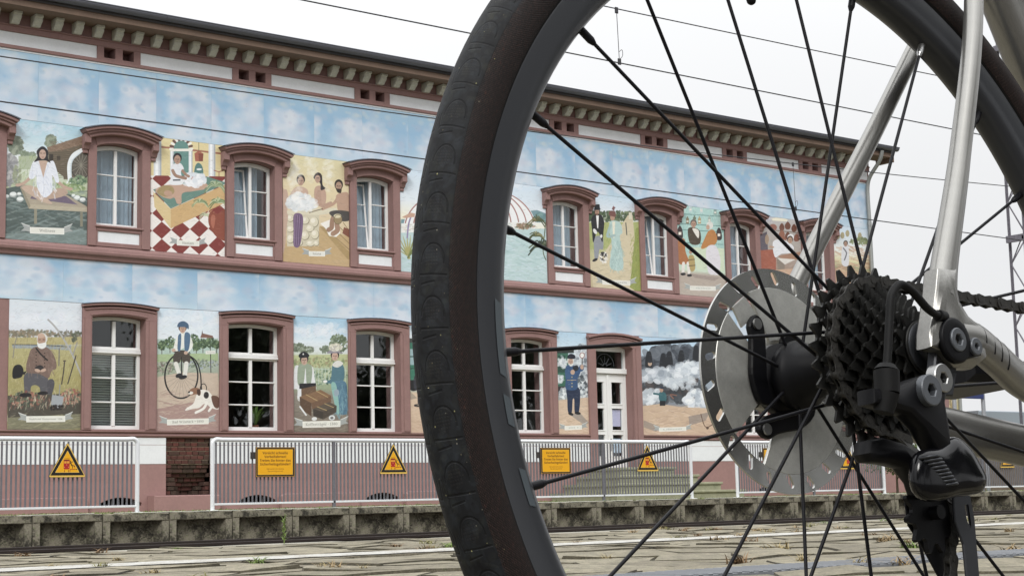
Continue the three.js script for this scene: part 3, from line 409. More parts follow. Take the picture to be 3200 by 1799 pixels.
addMural(27.33, 28.75, 4.69, 6.72, 'mural of a cook in white in a brick kitchen with clay pots', [2370, 672], [2499, 689], [2382, 941], (o) => {
  o.bg([[0, '#b9b6b4'], [0.4, '#a99c92'], [0.7, '#a07c66'], [1, '#b2a296']]); o.view(...ZB);
  o.F(800, 880, 60, 70, 60, 26, ['#c4c4cc', '#a9a9b2'], 0.5); o.P('#e6dfc4', 830, 910, 920, 890, 1000, 920, 990, 940, 850, 930); o.L('#6e5c4c', 8, 880, 1030, 1130, 1060); for (const [x, y, r] of [[940, 1000, 26], [1000, 985, 30], [1065, 1010, 28], [940, 1070, 30], [1000, 1090, 28], [1090, 1110, 30], [960, 1130, 22]]) o.S(pick(['#8a4c38', '#9b5c42', '#74422f']), x - r, y - 5, x - 8, y - 40, x + 8, y - 40, x + r, y - 5, x + r * 0.6, y + 32, x - r * 0.6, y + 32);
  o.P('#5f5662', 715, 1080, 790, 1040, 800, 1230, 720, 1240); o.P('#a9543c', 720, 1230, 880, 1220, 880, 1448, 720, 1460); o.G(720, 1230, 880, 1440, 120, 26, ['#c46a4c', '#8d4431', '#b85c40'], 0, 0.6); o.E('#9c5f4c', 850, 1000, 40, 36); o.E('#a4876c', 790, 1120, 20, 50);
  o.S('#dcdde2', 850, 1150, 930, 1120, 1000, 1150, 1060, 1200, 1040, 1260, 940, 1270, 870, 1300); o.E('#e6e6e8', 1030, 1100, 34, 30); o.head(1024, 1130, 26, 36, '#b98e74', '#5a4638'); o.L('#b98e74', 20, 850, 1200, 820, 1195); o.P('#a8785c', 900, 1290, 1130, 1250, 1140, 1330, 960, 1340); o.P('#d9d2c8', 890, 1310, 1080, 1330, 970, 1380); o.P('#8a7a6c', 890, 1310, 970, 1380, 960, 1500, 900, 1480); o.P('#c9a080', 640, 1440, 1150, 1420, 1150, 1800, 640, 1800);
}, 300, 540);
addMural(29.9, 31.35, 4.69, 6.72, 'mural of a harvest field with a figure in white by the corner downpipe', [2599, 702], [2720, 718], [2612, 960], (o) => {
  o.bg([[0, '#c2d6e8'], [0.3, '#dfe2dc'], [0.42, '#d9d09c'], [0.5, '#9aa070'], [0.56, '#c9a07c'], [1, '#b98a68']]); o.view(...ZB);
  for (const [x, y] of [[1505, 1085], [1550, 1080], [1725, 1085], [1600, 1060]]) o.E('#a89a70', x, y, 20, 34); o.F(1720, 1140, 90, 34, 60, 16, ['#6d7a4c', '#84905a']); o.G(1460, 1190, 1840, 1440, 160, 70, ['#d9b08c', '#a87a5c', '#c89a78'], 0.2, 0.5); o.S('#d2d3d8', 1545, 1210, 1580, 1180, 1612, 1210, 1610, 1380, 1545, 1370); o.L('#6a6a72', 12, 1560, 1210, 1590, 1260, 1570, 1330); o.head(1582, 1165, 20, 28, '#a98068', '#4a4038'); o.L('#d8c8c0', 8, 1640, 1280, 1720, 1270);
}, 300, 540);
addMural(9.5, 10.75, 1.57, 3.7, 'mural of a white-bearded man in a brown coat kneeling with a black dog', [26, 934], [254, 947], [19, 1342], (o) => {
  o.bg([[0, '#cfd9e4'], [0.2, '#d4dbe6'], [0.28, '#c9ccd6'], [0.36, '#b0a86e'], [0.6, '#a59a58'], [1, '#8a8658']]); o.view(...Z5);
  o.F(480, 700, 420, 60, 60, 60, CLOUD, 0.2); o.F(300, 870, 300, 40, 160, 20, ['#77705c', '#8b7a60', '#68705a', '#96805f']); o.F(760, 890, 180, 40, 90, 18, ['#6f6a58', '#85765c', '#5c6652']); o.R('#b3a76c', 80, 915, 910, 1000); o.P('#8f9ba4', 120, 995, 780, 1005, 780, 1070, 400, 1040, 130, 1035); o.L('#3a3630', 8, 120, 992, 400, 1000, 760, 1028); o.G(80, 930, 910, 1700, 800, 40, ['#c0b276', '#9a8e4c', '#8a7c42', '#cbbf88'], -1.3, 0.45);
  o.L('#a9a9a8', 20, 520, 715, 600, 800, 690, 930, 790, 1110, 860, 1270, 920, 1420); o.L('#8a8a88', 12, 690, 930, 735, 880); o.L('#8a8a88', 10, 735, 890, 730, 830); o.L('#96938e', 14, 800, 1120, 850, 980); o.L('#77736a', 14, 640, 1240, 645, 1050); o.L('#8c8676', 12, 130, 1140, 150, 990, 185, 870); o.F(815, 930, 28, 50, 30, 14, ['#4f5546', '#5f6450']);
  o.L('#4b4238', 14, 705, 1190, 690, 1330, 670, 1450); o.L('#4b4238', 14, 835, 1130, 780, 1320, 740, 1450); o.E('#5a4a3c', 705, 1188, 20, 9);
  o.S('#1f1e20', 125, 1290, 150, 1230, 210, 1222, 245, 1280, 230, 1350, 190, 1370, 130, 1370); o.P('#1f1e20', 230, 1310, 285, 1290, 250, 1340);
  o.S('#57565c', 255, 1340, 330, 1290, 420, 1330, 500, 1310, 520, 1450, 510, 1640, 440, 1640, 420, 1480, 330, 1470, 325, 1640, 270, 1640, 250, 1450); o.S('#4d4c54', 510, 1420, 560, 1390, 590, 1440, 560, 1560, 515, 1560);
  o.S('#7b6055', 330, 1050, 400, 1020, 500, 1030, 560, 1080, 605, 1180, 610, 1270, 560, 1300, 520, 1380, 420, 1330, 290, 1310, 275, 1230, 300, 1130); o.G(300, 1060, 590, 1320, 90, 60, ['#8c7062', '#6a5148', '#957868'], 1.2, 0.4); o.L('#2b2422', 18, 385, 1040, 440, 1110, 510, 1175); o.S('#2e2a2c', 370, 1260, 430, 1230, 470, 1260, 440, 1290); for (let i = 0; i < 5; i++) { o.E('#3c2e28', 385, 1080 + i * 38, 7, 7); o.E('#3c2e28', 480, 1095 + i * 38, 7, 7); } o.E(SKIN, 400, 1290, 34, 18, 0.3); o.E(SKIN, 465, 1290, 32, 18, -0.3);
  o.E('#d0d0cc', 452, 930, 60, 66); o.E('#b58c74', 446, 940, 46, 62); o.E('#c9a58e', 440, 895, 40, 26); o.S('#dfe0de', 396, 970, 420, 985, 455, 980, 495, 975, 496, 1020, 455, 1046, 408, 1026); o.R('#3a2c28', 414, 938, 436, 945); o.R('#3a2c28', 458, 938, 482, 945);
  o.view(...Z7); o.P('#4c473c', 50, 90, 615, 90, 615, 270, 50, 270); o.F(180, 120, 130, 60, 150, 12, ['#8a4c40', '#b0735c', '#5a6a50', '#3c4a3c']); o.F(530, 110, 80, 60, 120, 12, ['#9b5548', '#c08a70', '#6a7458']); o.G(60, 100, 610, 210, 160, 34, ['#b9ad90', '#6d7860', '#d5c8ac', '#8c4f44'], -1.4, 0.6); o.E('#1f1c1e', 180, 90, 46, 16); o.E('#1f1c1e', 310, 80, 40, 14); o.P('#9aa0a8', 380, 95, 470, 110, 455, 185, 425, 205, 372, 170); o.F(410, 195, 60, 18, 30, 10, ['#1e1a1a', '#2c2624']); o.L('#8a8e94', 8, 435, 100, 440, 20); o.P('#7c7a5c', 50, 255, 615, 250, 615, 360, 50, 360); o.G(50, 250, 610, 350, 80, 60, ['#98946c', '#6a6a50', '#a8a07c'], 0, 0.4);
  o.banner(188, 252, 478, 262, 42, 'Stadtförster Zimmermann · 1906');
});
addMural(12.1, 13.31, 1.57, 3.7, 'mural of a boy on a penny-farthing with a hound, captioned Bad Wilsnack 1890', [486, 961], [683, 973], [484, 1346], (o) => {
  o.bg([[0, '#bcd6ea'], [0.15, '#d2e0ea'], [0.3, '#dde3ea'], [0.4, '#a9b7b2'], [0.55, '#9aa58a'], [0.62, '#c3ad98'], [1, '#a3827c']]); o.view(...Z5);
  o.F(2080, 700, 400, 120, 90, 60, CLOUD, 0.25); o.R('#a9c2b8', 1730, 930, 2430, 1120);
  for (const [x, y, r] of [[1795, 1000, 42], [1885, 970, 58], [2150, 950, 60], [2255, 985, 48], [2340, 975, 52], [2410, 1000, 40], [2180, 1020, 40]]) { o.F(x, y, r, r * 1.15, 90, 14, ['#3f5a3c', '#57724a', '#2f472f', '#74905c']); o.L('#4a4034', 8, x, y + r, x, y + r + 60); }
  o.P('#84594c', 2225, 920, 2240, 880, 2260, 872, 2370, 900, 2370, 925); o.P('#5d4a48', 2240, 880, 2248, 830, 2256, 880); o.R('#9fb884', 1730, 1100, 2430, 1190); o.F(1830, 1250, 110, 70, 150, 14, ['#7a6a62', '#8f9a7a', '#5f7058', '#b0a89a']); o.F(2250, 1220, 190, 50, 160, 14, ['#7f8e74', '#a5ad92', '#66785c', '#9aa4b8']);
  o.P('#c4ae98', 1730, 1360, 2000, 1310, 2430, 1330, 2430, 1800, 1730, 1800);
  o.L('#33302e', 9, 2342, 1100, 2345, 1320); o.P('#dcdcd4', 2285, 1072, 2398, 1070, 2398, 1108, 2285, 1110); o.L('#8a8a86', 3, 2300, 1090, 2384, 1090);
  o.O('#1d1c20', 17, 2012, 1350, 184, 252); for (let i = 0; i < 22; i++) { const t = i / 22 * 6.283; o.L('rgba(60,60,64,.45)', 3, 2012, 1350, 2012 + 178 * Math.cos(t), 1350 + 245 * Math.sin(t)); } o.L('#1d1c20', 14, 2080, 1110, 2180, 1190, 2225, 1330, 2235, 1480, 2245, 1560); o.L('#1d1c20', 12, 2012, 1110, 2015, 1350); o.L('#26242a', 10, 1930, 1080, 1985, 1065, 2080, 1070, 2110, 1100);
  o.S('#4a4038', 1930, 1100, 2000, 1060, 2100, 1100, 2105, 1200, 2030, 1200, 2015, 1130, 1990, 1200, 1925, 1195); o.L('#dad8d0', 46, 1950, 1210, 1985, 1320); o.L('#dad8d0', 48, 2068, 1210, 2050, 1350); o.E('#26252a', 1985, 1345, 40, 24, -0.3); o.E('#26252a', 2030, 1365, 46, 22, -0.2);
  o.S('#dfe0d8', 1975, 890, 2020, 862, 2100, 880, 2140, 980, 2130, 1040, 2080, 1090, 2050, 1070, 2090, 1010, 1990, 1060, 1950, 1070, 1925, 1050, 1940, 960); o.S('#4b6f92', 1978, 890, 2010, 880, 2000, 1060, 1970, 1050, 1972, 950); o.S('#4b6f92', 2050, 870, 2110, 885, 2095, 1050, 2050, 1060); o.E(SKIN, 1925, 1058, 22, 20); o.E(SKIN, 2062, 1090, 22, 20);
  o.head(2026, 812, 40, 52, '#c29a82', '#3f2c26'); o.S('#3f6083', 1965, 790, 1985, 745, 2040, 730, 2090, 765, 2092, 820, 2060, 800, 1990, 795);
  o.view(...Z7); o.O('#1d1c20', 6, 1528, 46, 24, 34); o.P('#a8857c', 1170, 190, 1645, 120, 1645, 370, 1170, 370); o.G(1170, 60, 1645, 360, 160, 60, ['#c7ac98', '#9a7670', '#b8978a'], 0, 0.35);
  o.S('#e2ddd4', 1495, 60, 1560, 65, 1600, 110, 1645, 150, 1645, 210, 1590, 200, 1540, 165, 1495, 195, 1450, 200, 1392, 212, 1400, 192, 1450, 160, 1470, 110); o.L('#e6e2da', 20, 1555, 150, 1530, 200, 1470, 230); o.L('#e6e2da', 18, 1600, 180, 1570, 222); o.S('#6b4636', 1590, 110, 1645, 120, 1645, 200, 1610, 190); o.E('#2c2628', 1550, 100, 20, 26); o.S('#8f6044', 1415, 70, 1450, 40, 1500, 50, 1505, 95, 1470, 90, 1430, 95); o.E('#e2ddd4', 1432, 78, 18, 12); o.E('#1d1a1c', 1418, 72, 8, 7); o.S('#4b3228', 1480, 55, 1505, 60, 1500, 100, 1482, 92);
  o.banner(1255, 274, 1566, 280, 40, 'Bad Wilsnack • 1890');
});
addMural(14.8, 16.0, 1.57, 3.7, 'mural of a porter with trunks and a lady in blue, captioned Kofferträger 1880', [911, 986], [1085, 997], [913, 1350], (o) => {
  o.bg([[0, '#9cc6e4'], [0.1, '#a9cde6'], [0.22, '#d5e2ec'], [0.3, '#cfd8d6'], [0.38, '#b3bf92'], [0.62, '#8fa07c'], [0.68, '#8a8274'], [1, '#75685a']]); o.view(...Z6);
  o.F(1130, 830, 300, 60, 60, 50, CLOUD, 0.35); o.F(880, 1020, 70, 50, 90, 16, ['#6b7a64', '#83907a', '#59684f']); o.F(980, 1050, 80, 40, 90, 15, ['#77866e', '#8c987e', '#5f6c54']); o.F(1190, 1050, 60, 40, 60, 15, ['#75846c', '#5c6a50']); o.F(1340, 990, 100, 110, 200, 18, ['#5d6f52', '#758766', '#4a5c40', '#8a9a78']); o.R('#b5bd84', 820, 1110, 1450, 1240); o.F(1130, 1190, 300, 60, 180, 16, ['#8a9a64', '#a7ad78', '#7a8a58', '#9a8a62']);
  o.F(1130, 1360, 320, 90, 420, 15, ['#5f7d60', '#7d9a78', '#47664c', '#a3b592', '#c2c8a8']); for (let x = 1040; x < 1440; x += 38) o.L('#b9cdbc', 6, x, 1265, x, 1448); o.L('#b9cdbc', 8, 1030, 1262, 1440, 1300);
  o.S('#d9dbde', 850, 1250, 900, 1225, 1040, 1235, 1075, 1400, 1090, 1500, 1040, 1470, 1020, 1620, 890, 1620, 880, 1500, 830, 1470); o.S('#8f9f86', 890, 1235, 950, 1210, 1040, 1240, 1030, 1430, 985, 1440, 970, 1260, 945, 1440, 885, 1430); o.head(956, 1165, 40, 56, '#c09a84', '#2a2628'); o.S('#1f2026', 895, 1110, 925, 1080, 960, 1072, 1008, 1105, 1000, 1135, 910, 1140); o.E('#d8d8d4', 945, 1100, 8, 10);
  o.S('#487688', 1275, 1220, 1330, 1190, 1395, 1240, 1410, 1350, 1380, 1440, 1300, 1470, 1240, 1440, 1180, 1430, 1180, 1395, 1250, 1390); o.S('#d5d3cc', 1270, 1230, 1330, 1180, 1395, 1215, 1330, 1260); o.E('#e3e2de', 1190, 1415, 24, 16); o.head(1300, 1125, 42, 54, '#c79d88', '#241f22'); o.S('#8d8794', 1212, 1095, 1260, 1060, 1360, 1080, 1390, 1100, 1330, 1095); o.F(1310, 1030, 70, 44, 90, 16, ['#d9d4bc', '#e4e0d2', '#c2bca4', '#b3aca8']);
  o.view(...Z8); o.G(570, 100, 980, 370, 160, 60, ['#8f8676', '#6b6052', '#9a8f7c'], 0, 0.35); o.S('#4c7a96', 870, 0, 960, 0, 975, 120, 970, 240, 915, 246, 885, 232, 890, 120); o.G(880, 20, 970, 230, 60, 50, ['#6597ae', '#3b6480', '#7fb0b8'], 1.5, 0.5); o.S('#7fb4ac', 850, 20, 885, 10, 905, 130, 912, 232, 890, 225); o.E('#8ea4b4', 890, 80, 20, 28);
  o.R('#232226', 610, 0, 735, 40); o.P('#6e5038', 625, 40, 735, 20, 735, 90, 625, 95); o.P('#5e4330', 612, 100, 700, 150, 700, 252, 618, 190); o.P('#86603f', 612, 100, 770, 52, 850, 100, 700, 150); o.P('#74523a', 700, 150, 850, 100, 850, 150, 705, 200); o.P('#3f372f', 712, 195, 790, 222, 788, 280, 715, 250); o.P('#5a4c3e', 712, 195, 835, 148, 892, 180, 790, 222); o.P('#4a3f35', 790, 222, 892, 180, 890, 228, 788, 280); for (const p of [[660, 85, 745, 135], [740, 62, 825, 112], [745, 182, 815, 212], [800, 160, 868, 192]]) o.L('#b99a62', 5, ...p); o.E('#d5d8d8', 722, 272, 20, 14); o.E('#cfd4d6', 855, 270, 24, 20); o.E('#6a6a6a', 855, 272, 12, 10); o.L('#d5d8d8', 12, 615, 175, 660, 240);
  o.banner(636, 290, 918, 297, 44, 'Kofferträger · 1880');
});
addMural(17.37, 19.69, 1.57, 3.7, 'mural of a green railway coach at a sandy platform with a waiting man', [1273, 1008], [1570, 1025], [1278, 1353], (o) => {
  o.bg([[0, '#b9d6ec'], [0.12, '#dbe6ee'], [0.2, '#cfd8dc'], [0.62, '#a8b0a0'], [0.64, '#d5b99a'], [1, '#c6a488']]); o.view(...Z6);
  o.R('#3e4440', 2110, 920, 3220, 975); o.R('#2f7a60', 2110, 970, 3220, 1400); for (let x = 2140; x < 3200; x += 130) { o.R('#8fb2b8', x, 1040, x + 70, 1220); o.R('#20463a', x, 1120, x + 70, 1132); } o.R('#265f4c', 2110, 1250, 3220, 1268); o.R('#2a2a2c', 2110, 1390, 3220, 1450); for (let x = 2180; x < 3200; x += 190) o.E('#1d1d20', x, 1450, 60, 62);
  o.view(...Z8); o.L('#2a2a30', 14, 1505, 30, 1510, 160); o.E('#1e1e22', 1505, 165, 30, 12); o.S('#30323c', 1480, -60, 1530, -60, 1540, 40, 1480, 40); o.E('#c09a80', 1508, -95, 14, 18); o.G(1440, 140, 1720, 370, 100, 60, ['#d9bf9f', '#b8967a', '#cdae90'], 0.1, 0.4); o.P('rgba(120,112,104,.5)', 1450, 60, 1500, 110, 1450, 120);
}, 560, 540);
addMural(21.06, 21.91, 1.57, 3.7, 'narrow mural of a stationmaster in blue uniform raising a signal disc', [1734, 1035], [1831, 1041], [1742, 1357], (o) => {
  o.bg([[0, '#a9cde8'], [0.2, '#c9deec'], [0.3, '#b6c2c8'], [0.72, '#9aa0a0'], [0.74, '#d0b496'], [1, '#c7a688']]); o.view(...ZC);
  o.R('#2f6a52', 760, 470, 880, 830); o.R('#26302c', 755, 455, 940, 495); o.R('#1f4a3c', 780, 520, 850, 690); o.R('#2a2a2e', 770, 830, 880, 920); o.F(1020, 640, 80, 230, 200, 26, ['#c2ccd4', '#8f9aa6', '#dfe5ea', '#6a7480', '#b3bec8'], 0.7); o.F(1020, 850, 80, 120, 120, 24, ['#3f4852', '#e3e8ec', '#59636e', '#aeb9c2'], 0.75); o.F(820, 590, 50, 60, 40, 22, ['#dfe6ea', '#b4bec6'], 0.6); o.F(800, 760, 40, 40, 30, 18, ['#e3e8ec', '#c3ccd2'], 0.6); o.F(835, 900, 40, 50, 40, 20, ['#dfe5ea', '#9aa5ae'], 0.7);
  o.P('#d0b294', 770, 970, 1100, 950, 1100, 1400, 770, 1400); o.G(770, 990, 1100, 1320, 90, 60, ['#e0c6a8', '#bd9a7c'], 0.1, 0.4); o.P('rgba(120,118,120,.55)', 880, 1110, 1000, 1110, 1090, 1210, 1040, 1230);
  o.S('#1d2b4c', 868, 850, 985, 850, 1000, 960, 985, 1100, 945, 1095, 940, 970, 925, 970, 915, 1095, 878, 1090, 870, 960); o.S('#2d5184', 855, 640, 900, 615, 985, 640, 1005, 690, 975, 760, 968, 862, 862, 862, 855, 760); o.L('#2d5184', 50, 975, 665, 1010, 660, 1018, 640); o.L('#34598c', 46, 870, 680, 880, 740, 930, 700); o.L('#c5a07c', 5, 870, 770, 960, 770); for (let i = 0; i < 4; i++) o.E('#c9b06a', 918, 740 + i * 32, 6, 6); o.S('#22242c', 925, 640, 970, 620, 985, 660, 950, 680); o.E('#c09a82', 925, 690, 22, 26); o.E('#c09a82', 1020, 640, 18, 26); o.L('#33302e', 9, 1022, 610, 1022, 545); o.E('#9a4a3c', 1022, 520, 26, 30); o.E('#e8e8e4', 1022, 520, 20, 24);
  o.head(905, 580, 30, 40, '#c09a84', '#cfcfca'); o.S('#d5d5d0', 885, 598, 905, 610, 930, 600, 925, 625, 900, 630); o.S('#1c2030', 872, 545, 885, 512, 915, 502, 948, 520, 950, 550, 910, 556); o.E('#17181c', 905, 1112, 28, 14, 0.4); o.E('#17181c', 975, 1108, 32, 14, 0.2);
  o.smudge(845, 1232, 1015, 1232, 40);
}, 240, 560);
addMural(23.41, 26.2, 1.57, 3.7, 'mural of a steam locomotive lost in billowing grey smoke', [1996, 1051], [2280, 1067], [2006, 1359], (o) => {
  o.bg([[0, '#a9cdea'], [0.15, '#bcd6ea'], [0.3, '#9fb4c6'], [0.68, '#7f8894'], [0.74, '#c9a88a'], [1, '#c39f84']]); o.view(...ZC);
  o.F(2250, 180, 600, 90, 60, 70, CLOUD, 0.3); o.F(1920, 600, 320, 170, 260, 60, ['#3c4350', '#59626f', '#2c323c', '#6d7682'], 0.7); o.F(2250, 560, 250, 150, 180, 55, ['#39404c', '#59626f', '#4a525e'], 0.7); o.F(1920, 860, 320, 130, 160, 50, ['#434a54', '#5a5f66', '#4c4040', '#30363e'], 0.7);
  for (const [x, y] of [[1690, 540], [1830, 560], [1890, 540], [2010, 530], [2160, 480]]) o.S('#20242c', x - 34, y + 90, x - 24, y - 40, x, y - 66, x + 24, y - 40, x + 34, y + 90);
  o.F(1900, 720, 320, 70, 130, 44, ['#c3ccd8', '#9eabba', '#dfe5ec', '#8794a4'], 0.6); o.F(2080, 640, 120, 60, 60, 40, ['#dfe6ee', '#b6c3d0'], 0.6); o.F(1720, 940, 100, 70, 60, 40, ['#dbe2ea', '#aebac6'], 0.65); o.F(2170, 980, 130, 90, 90, 40, ['#d3dce6', '#a8b5c4', '#eef1f4'], 0.65); o.F(2000, 800, 180, 60, 60, 34, ['#b9c5d2', '#d9e0e8'], 0.55);
  o.P('#cbaa8c', 1620, 1030, 1800, 1010, 2000, 1050, 2400, 1080, 2700, 1100, 2700, 1450, 1620, 1450); o.G(1620, 1060, 2500, 1330, 200, 80, ['#dcc0a2', '#b5917a', '#c9a88c'], 0.1, 0.4); o.P('rgba(110,108,112,.45)', 1640, 1170, 1800, 1240, 1760, 1290, 1640, 1240); o.P('rgba(110,108,112,.5)', 2080, 1150, 2300, 1110, 2250, 1200, 2090, 1240);
  o.S('#2f6670', 1790, 900, 1830, 890, 1860, 920, 1855, 985, 1795, 980); o.L('#2f6670', 20, 1795, 915, 1740, 905); o.E('#b58c74', 1812, 870, 18, 24); o.S('#24344c', 1795, 850, 1812, 835, 1832, 850, 1830, 862); o.R('#1f2228', 1795, 980, 1850, 1030); o.L('#8a5a4a', 12, 1930, 960, 1900, 920, 1960, 930); o.E('#b99a84', 1700, 600, 20, 26); o.E('#2a2c34', 1700, 580, 24, 14);
  o.L('#6a4a38', 9, 2205, 1130, 2250, 1260, 2330, 1230, 2340, 1130, 2300, 1110); o.E('#5a4034', 2272, 1275, 14, 14); o.smudge(1790, 1252, 2055, 1255, 38);
}, 600, 480);

// sheet of painted clouds for the plain sky boards: one cloud bank per board width
const skySheet = (() => {
  const cv = document.createElement('canvas'); cv.width = 1536; cv.height = 384; const c = cv.getContext('2d');
  const g = c.createLinearGradient(0, 0, 0, 384); g.addColorStop(0, '#a9d0ea'); g.addColorStop(0.4, '#97c5ea'); g.addColorStop(1, '#bfdcee'); c.fillStyle = g; c.fillRect(0, 0, 1536, 384);
  const dab = (x, y, r, col, a) => { for (const dx of [-1536, 0, 1536]) { const q = c.createRadialGradient(x + dx, y, 0, x + dx, y, r); q.addColorStop(0, col.replace('A', a)); q.addColorStop(0.6, col.replace('A', a * 0.6)); q.addColorStop(1, col.replace('A', 0)); c.fillStyle = q; c.fillRect(x + dx - r, y - r, 2 * r, 2 * r); } };
  for (let b = 0; b < 6; b++) {
    const bx = b * 256 + rr(-10, 50), w = rr(150, 250), top = rr(40, 120), bot = rr(300, 420);
    for (let i = 0; i < 110; i++) { const y = rr(top, bot), x = bx + rr(0, w) * (0.86 + 0.14 * (y / 384)); dab(x, y, rr(18, 52), pick(['rgba(226,230,240,A)', 'rgba(218,226,240,A)', 'rgba(230,231,238,A)', 'rgba(222,231,240,A)']), rr(0.18, 0.4)); }
    for (let i = 0; i < 46; i++) dab(b * 256 + rr(-30, 286), rr(0, 384), rr(8, 40), pick(['rgba(140,184,220,A)', 'rgba(186,194,220,A)', 'rgba(200,200,220,A)', 'rgba(150,192,222,A)', 'rgba(196,212,226,A)']), rr(0.15, 0.45));
    for (let i = 0; i < 10; i++) dab(b * 256 + rr(0, 256), rr(0, 90), rr(10, 26), 'rgba(216,222,220,A)', 0.4);
  }
  c.globalAlpha = 0.22; c.globalCompositeOperation = 'saturation'; c.fillStyle = '#808080'; c.fillRect(0, 0, 1536, 384); c.globalCompositeOperation = 'source-over'; c.globalAlpha = 1;
  for (let i = 0; i < 60; i++) { c.fillStyle = 'rgba(90,100,110,.5)'; c.fillRect(rr(0, 1536), rr(0, 384), 2, 2); }
  const t = new THREE.CanvasTexture(cv); t.colorSpace = THREE.SRGBColorSpace; t.wrapS = THREE.RepeatWrapping; t.anisotropy = 8; return t;
})();
const skyMat = std({ map: skySheet, color: lin(0.84, 0.85, 0.86), roughness: 0.6 });

// ------------------------------------------------------------------ station building
const BX = 19.05, BL = 6.7, BR = 31.4;
const building = thing('station_building', 'two-storey mauve and white station building with arched windows and painted boards', 'building', [BX, PLAT, WALL]);
// facade coordinates -> the building's own axes
const fx = (x) => x - BX, fy = (y) => y - PLAT;
const fb = (x0, x1, y0, y1, z0, z1) => box(fx(x0), fx(x1), fy(y0), fy(y1), z0, z1);
const frb = (x0, x1, y0, y1, z0, z1, b) => rbox(fx(x0), fx(x1), fy(y0), fy(y1), z0, z1, b);
const bpart = (name, geo, mat, parent = building) => part(name, geo, mat, parent);
// opening with a flat segmental arch
function archPts(x0, x1, y0, ys, rise, n = 10) { const p = [[x0, y0], [x1, y0], [x1, ys]], w = (x1 - x0) / 2, R = (w * w + rise * rise) / (2 * rise), cx = (x0 + x1) / 2, cy = ys + rise - R, a0 = Math.asin(w / R); for (let i = 1; i < n; i++) { const a = a0 - 2 * a0 * i / n; p.push([cx + R * Math.sin(a), cy + R * Math.cos(a)]); } p.push([x0, ys]); return p; }
function arcBand(x0, x1, ys, rise, thick, ends = 0, n = 14) { // band following a segmental arch
  const w = (x1 - x0) / 2, R = (w * w + rise * rise) / (2 * rise), cx = (x0 + x1) / 2, cy = ys + rise - R, a0 = Math.asin(w / R), up = [], dn = [];
  for (let i = 0; i <= n; i++) { const a = -a0 + 2 * a0 * i / n; dn.push([cx + R * Math.sin(a), cy + R * Math.cos(a)]); up.push([cx + (R + thick) * Math.sin(a) * (1 + ends), cy + (R + thick) * Math.cos(a)]); }
  return dn.concat(up.reverse());
}
const F = (pts) => pts.map(([x, y]) => [fx(x), fy(y)]);
const upper = [8.83, 11.39, 14.015, 16.63, 21.475, 24.08, 26.74, 29.33].map((c) => ({ c, o0: c - 0.42, o1: c + 0.41 }));
const lower = [[7.45, 8.82, 'dark'], [10.75, 12.1, 'blind'], [13.31, 14.8, 'plant'], [15.99, 17.37, 'sky'], [19.69, 21.06, 'plain'], [26.4, 27.75, 'plain'], [29.3, 30.6, 'plain']].map(([a, b, k]) => ({ a, b, k, o0: a + 0.165, o1: b - 0.215 }));
const niches = [8.75, 11.36, 13.97, 16.6, 21.44, 24.05, 26.6, 29.2], cellars = [11.47, 14.07, 16.73, 27.3];
const door = { a: 21.91, b: 23.41, o0: 22.12, o1: 23.17 };
{
  const holes = [];
  for (const w of upper) holes.push(F(archPts(w.o0, w.o1, 5.05, 6.43, 0.07)).reverse());
  for (const w of lower) holes.push(F(archPts(w.o0, w.o1, 1.58, 3.48, 0.045)).reverse());
  holes.push(F(archPts(door.o0, door.o1, 0.86, 3.42, 0.1)).reverse());
  holes.push(F([[12.29, 0.47], [13.14, 0.47], [13.14, 1.45], [12.29, 1.45]]).reverse());
  for (const c of niches) for (const d of [-0.175, 0.17]) holes.push(F([[c + d - 0.105, 7.995], [c + d + 0.105, 7.995], [c + d + 0.105, 8.18], [c + d - 0.105, 8.18]]));
  for (const c of cellars) holes.push(F(archPts(c - 0.38, c + 0.38, 0.3, 0.35, 0.1)));
  const g = extr(F([[BL, 0.0], [BR, 0.0], [BR, 8.6], [BL, 8.6]]), -0.45, 0, 0, holes);
  bpart('front_wall', g, M.mauve);
  bpart('side_wall', [fb(BL, BL + 0.4, 0, 8.55, -10, -0.45), fb(BR - 0.4, BR, 0, 8.55, -10, -0.45), fb(BL + 0.4, BR - 0.4, 0, 8.55, -10, -9.6)], M.mauve);
  bpart('interior', [fb(BL + 0.4, BR - 0.4, 1.0, 1.1, -9.6, -0.45), fb(BL + 0.4, BR - 0.4, 4.2, 4.4, -9.6, -0.45), fb(BL + 0.4, BR - 0.4, 7.6, 7.8, -9.6, -0.45), fb(BL + 0.4, BR - 0.4, 1.1, 7.6, -4.6, -4.5), ...[9.9, 12.75, 15.4, 18.5, 21.5, 23.8, 28.6].map((x) => fb(x, x + 0.12, 1.1, 7.6, -4.5, -0.45))], M.room);
  // roof, low enough to stay behind the gutter
  const rg = extr([[-0.56, 8.67], [5.2, 9.55], [10.6, 8.67], [10.6, 8.58], [5.2, 9.42], [-0.56, 8.6]].map(([z, y]) => [z, y - PLAT]), fx(BL - 0.4), fx(BR + 0.38)); rg.rotateY(Math.PI / 2);
  bpart('roof', metreUV(rg), M.slate);
}
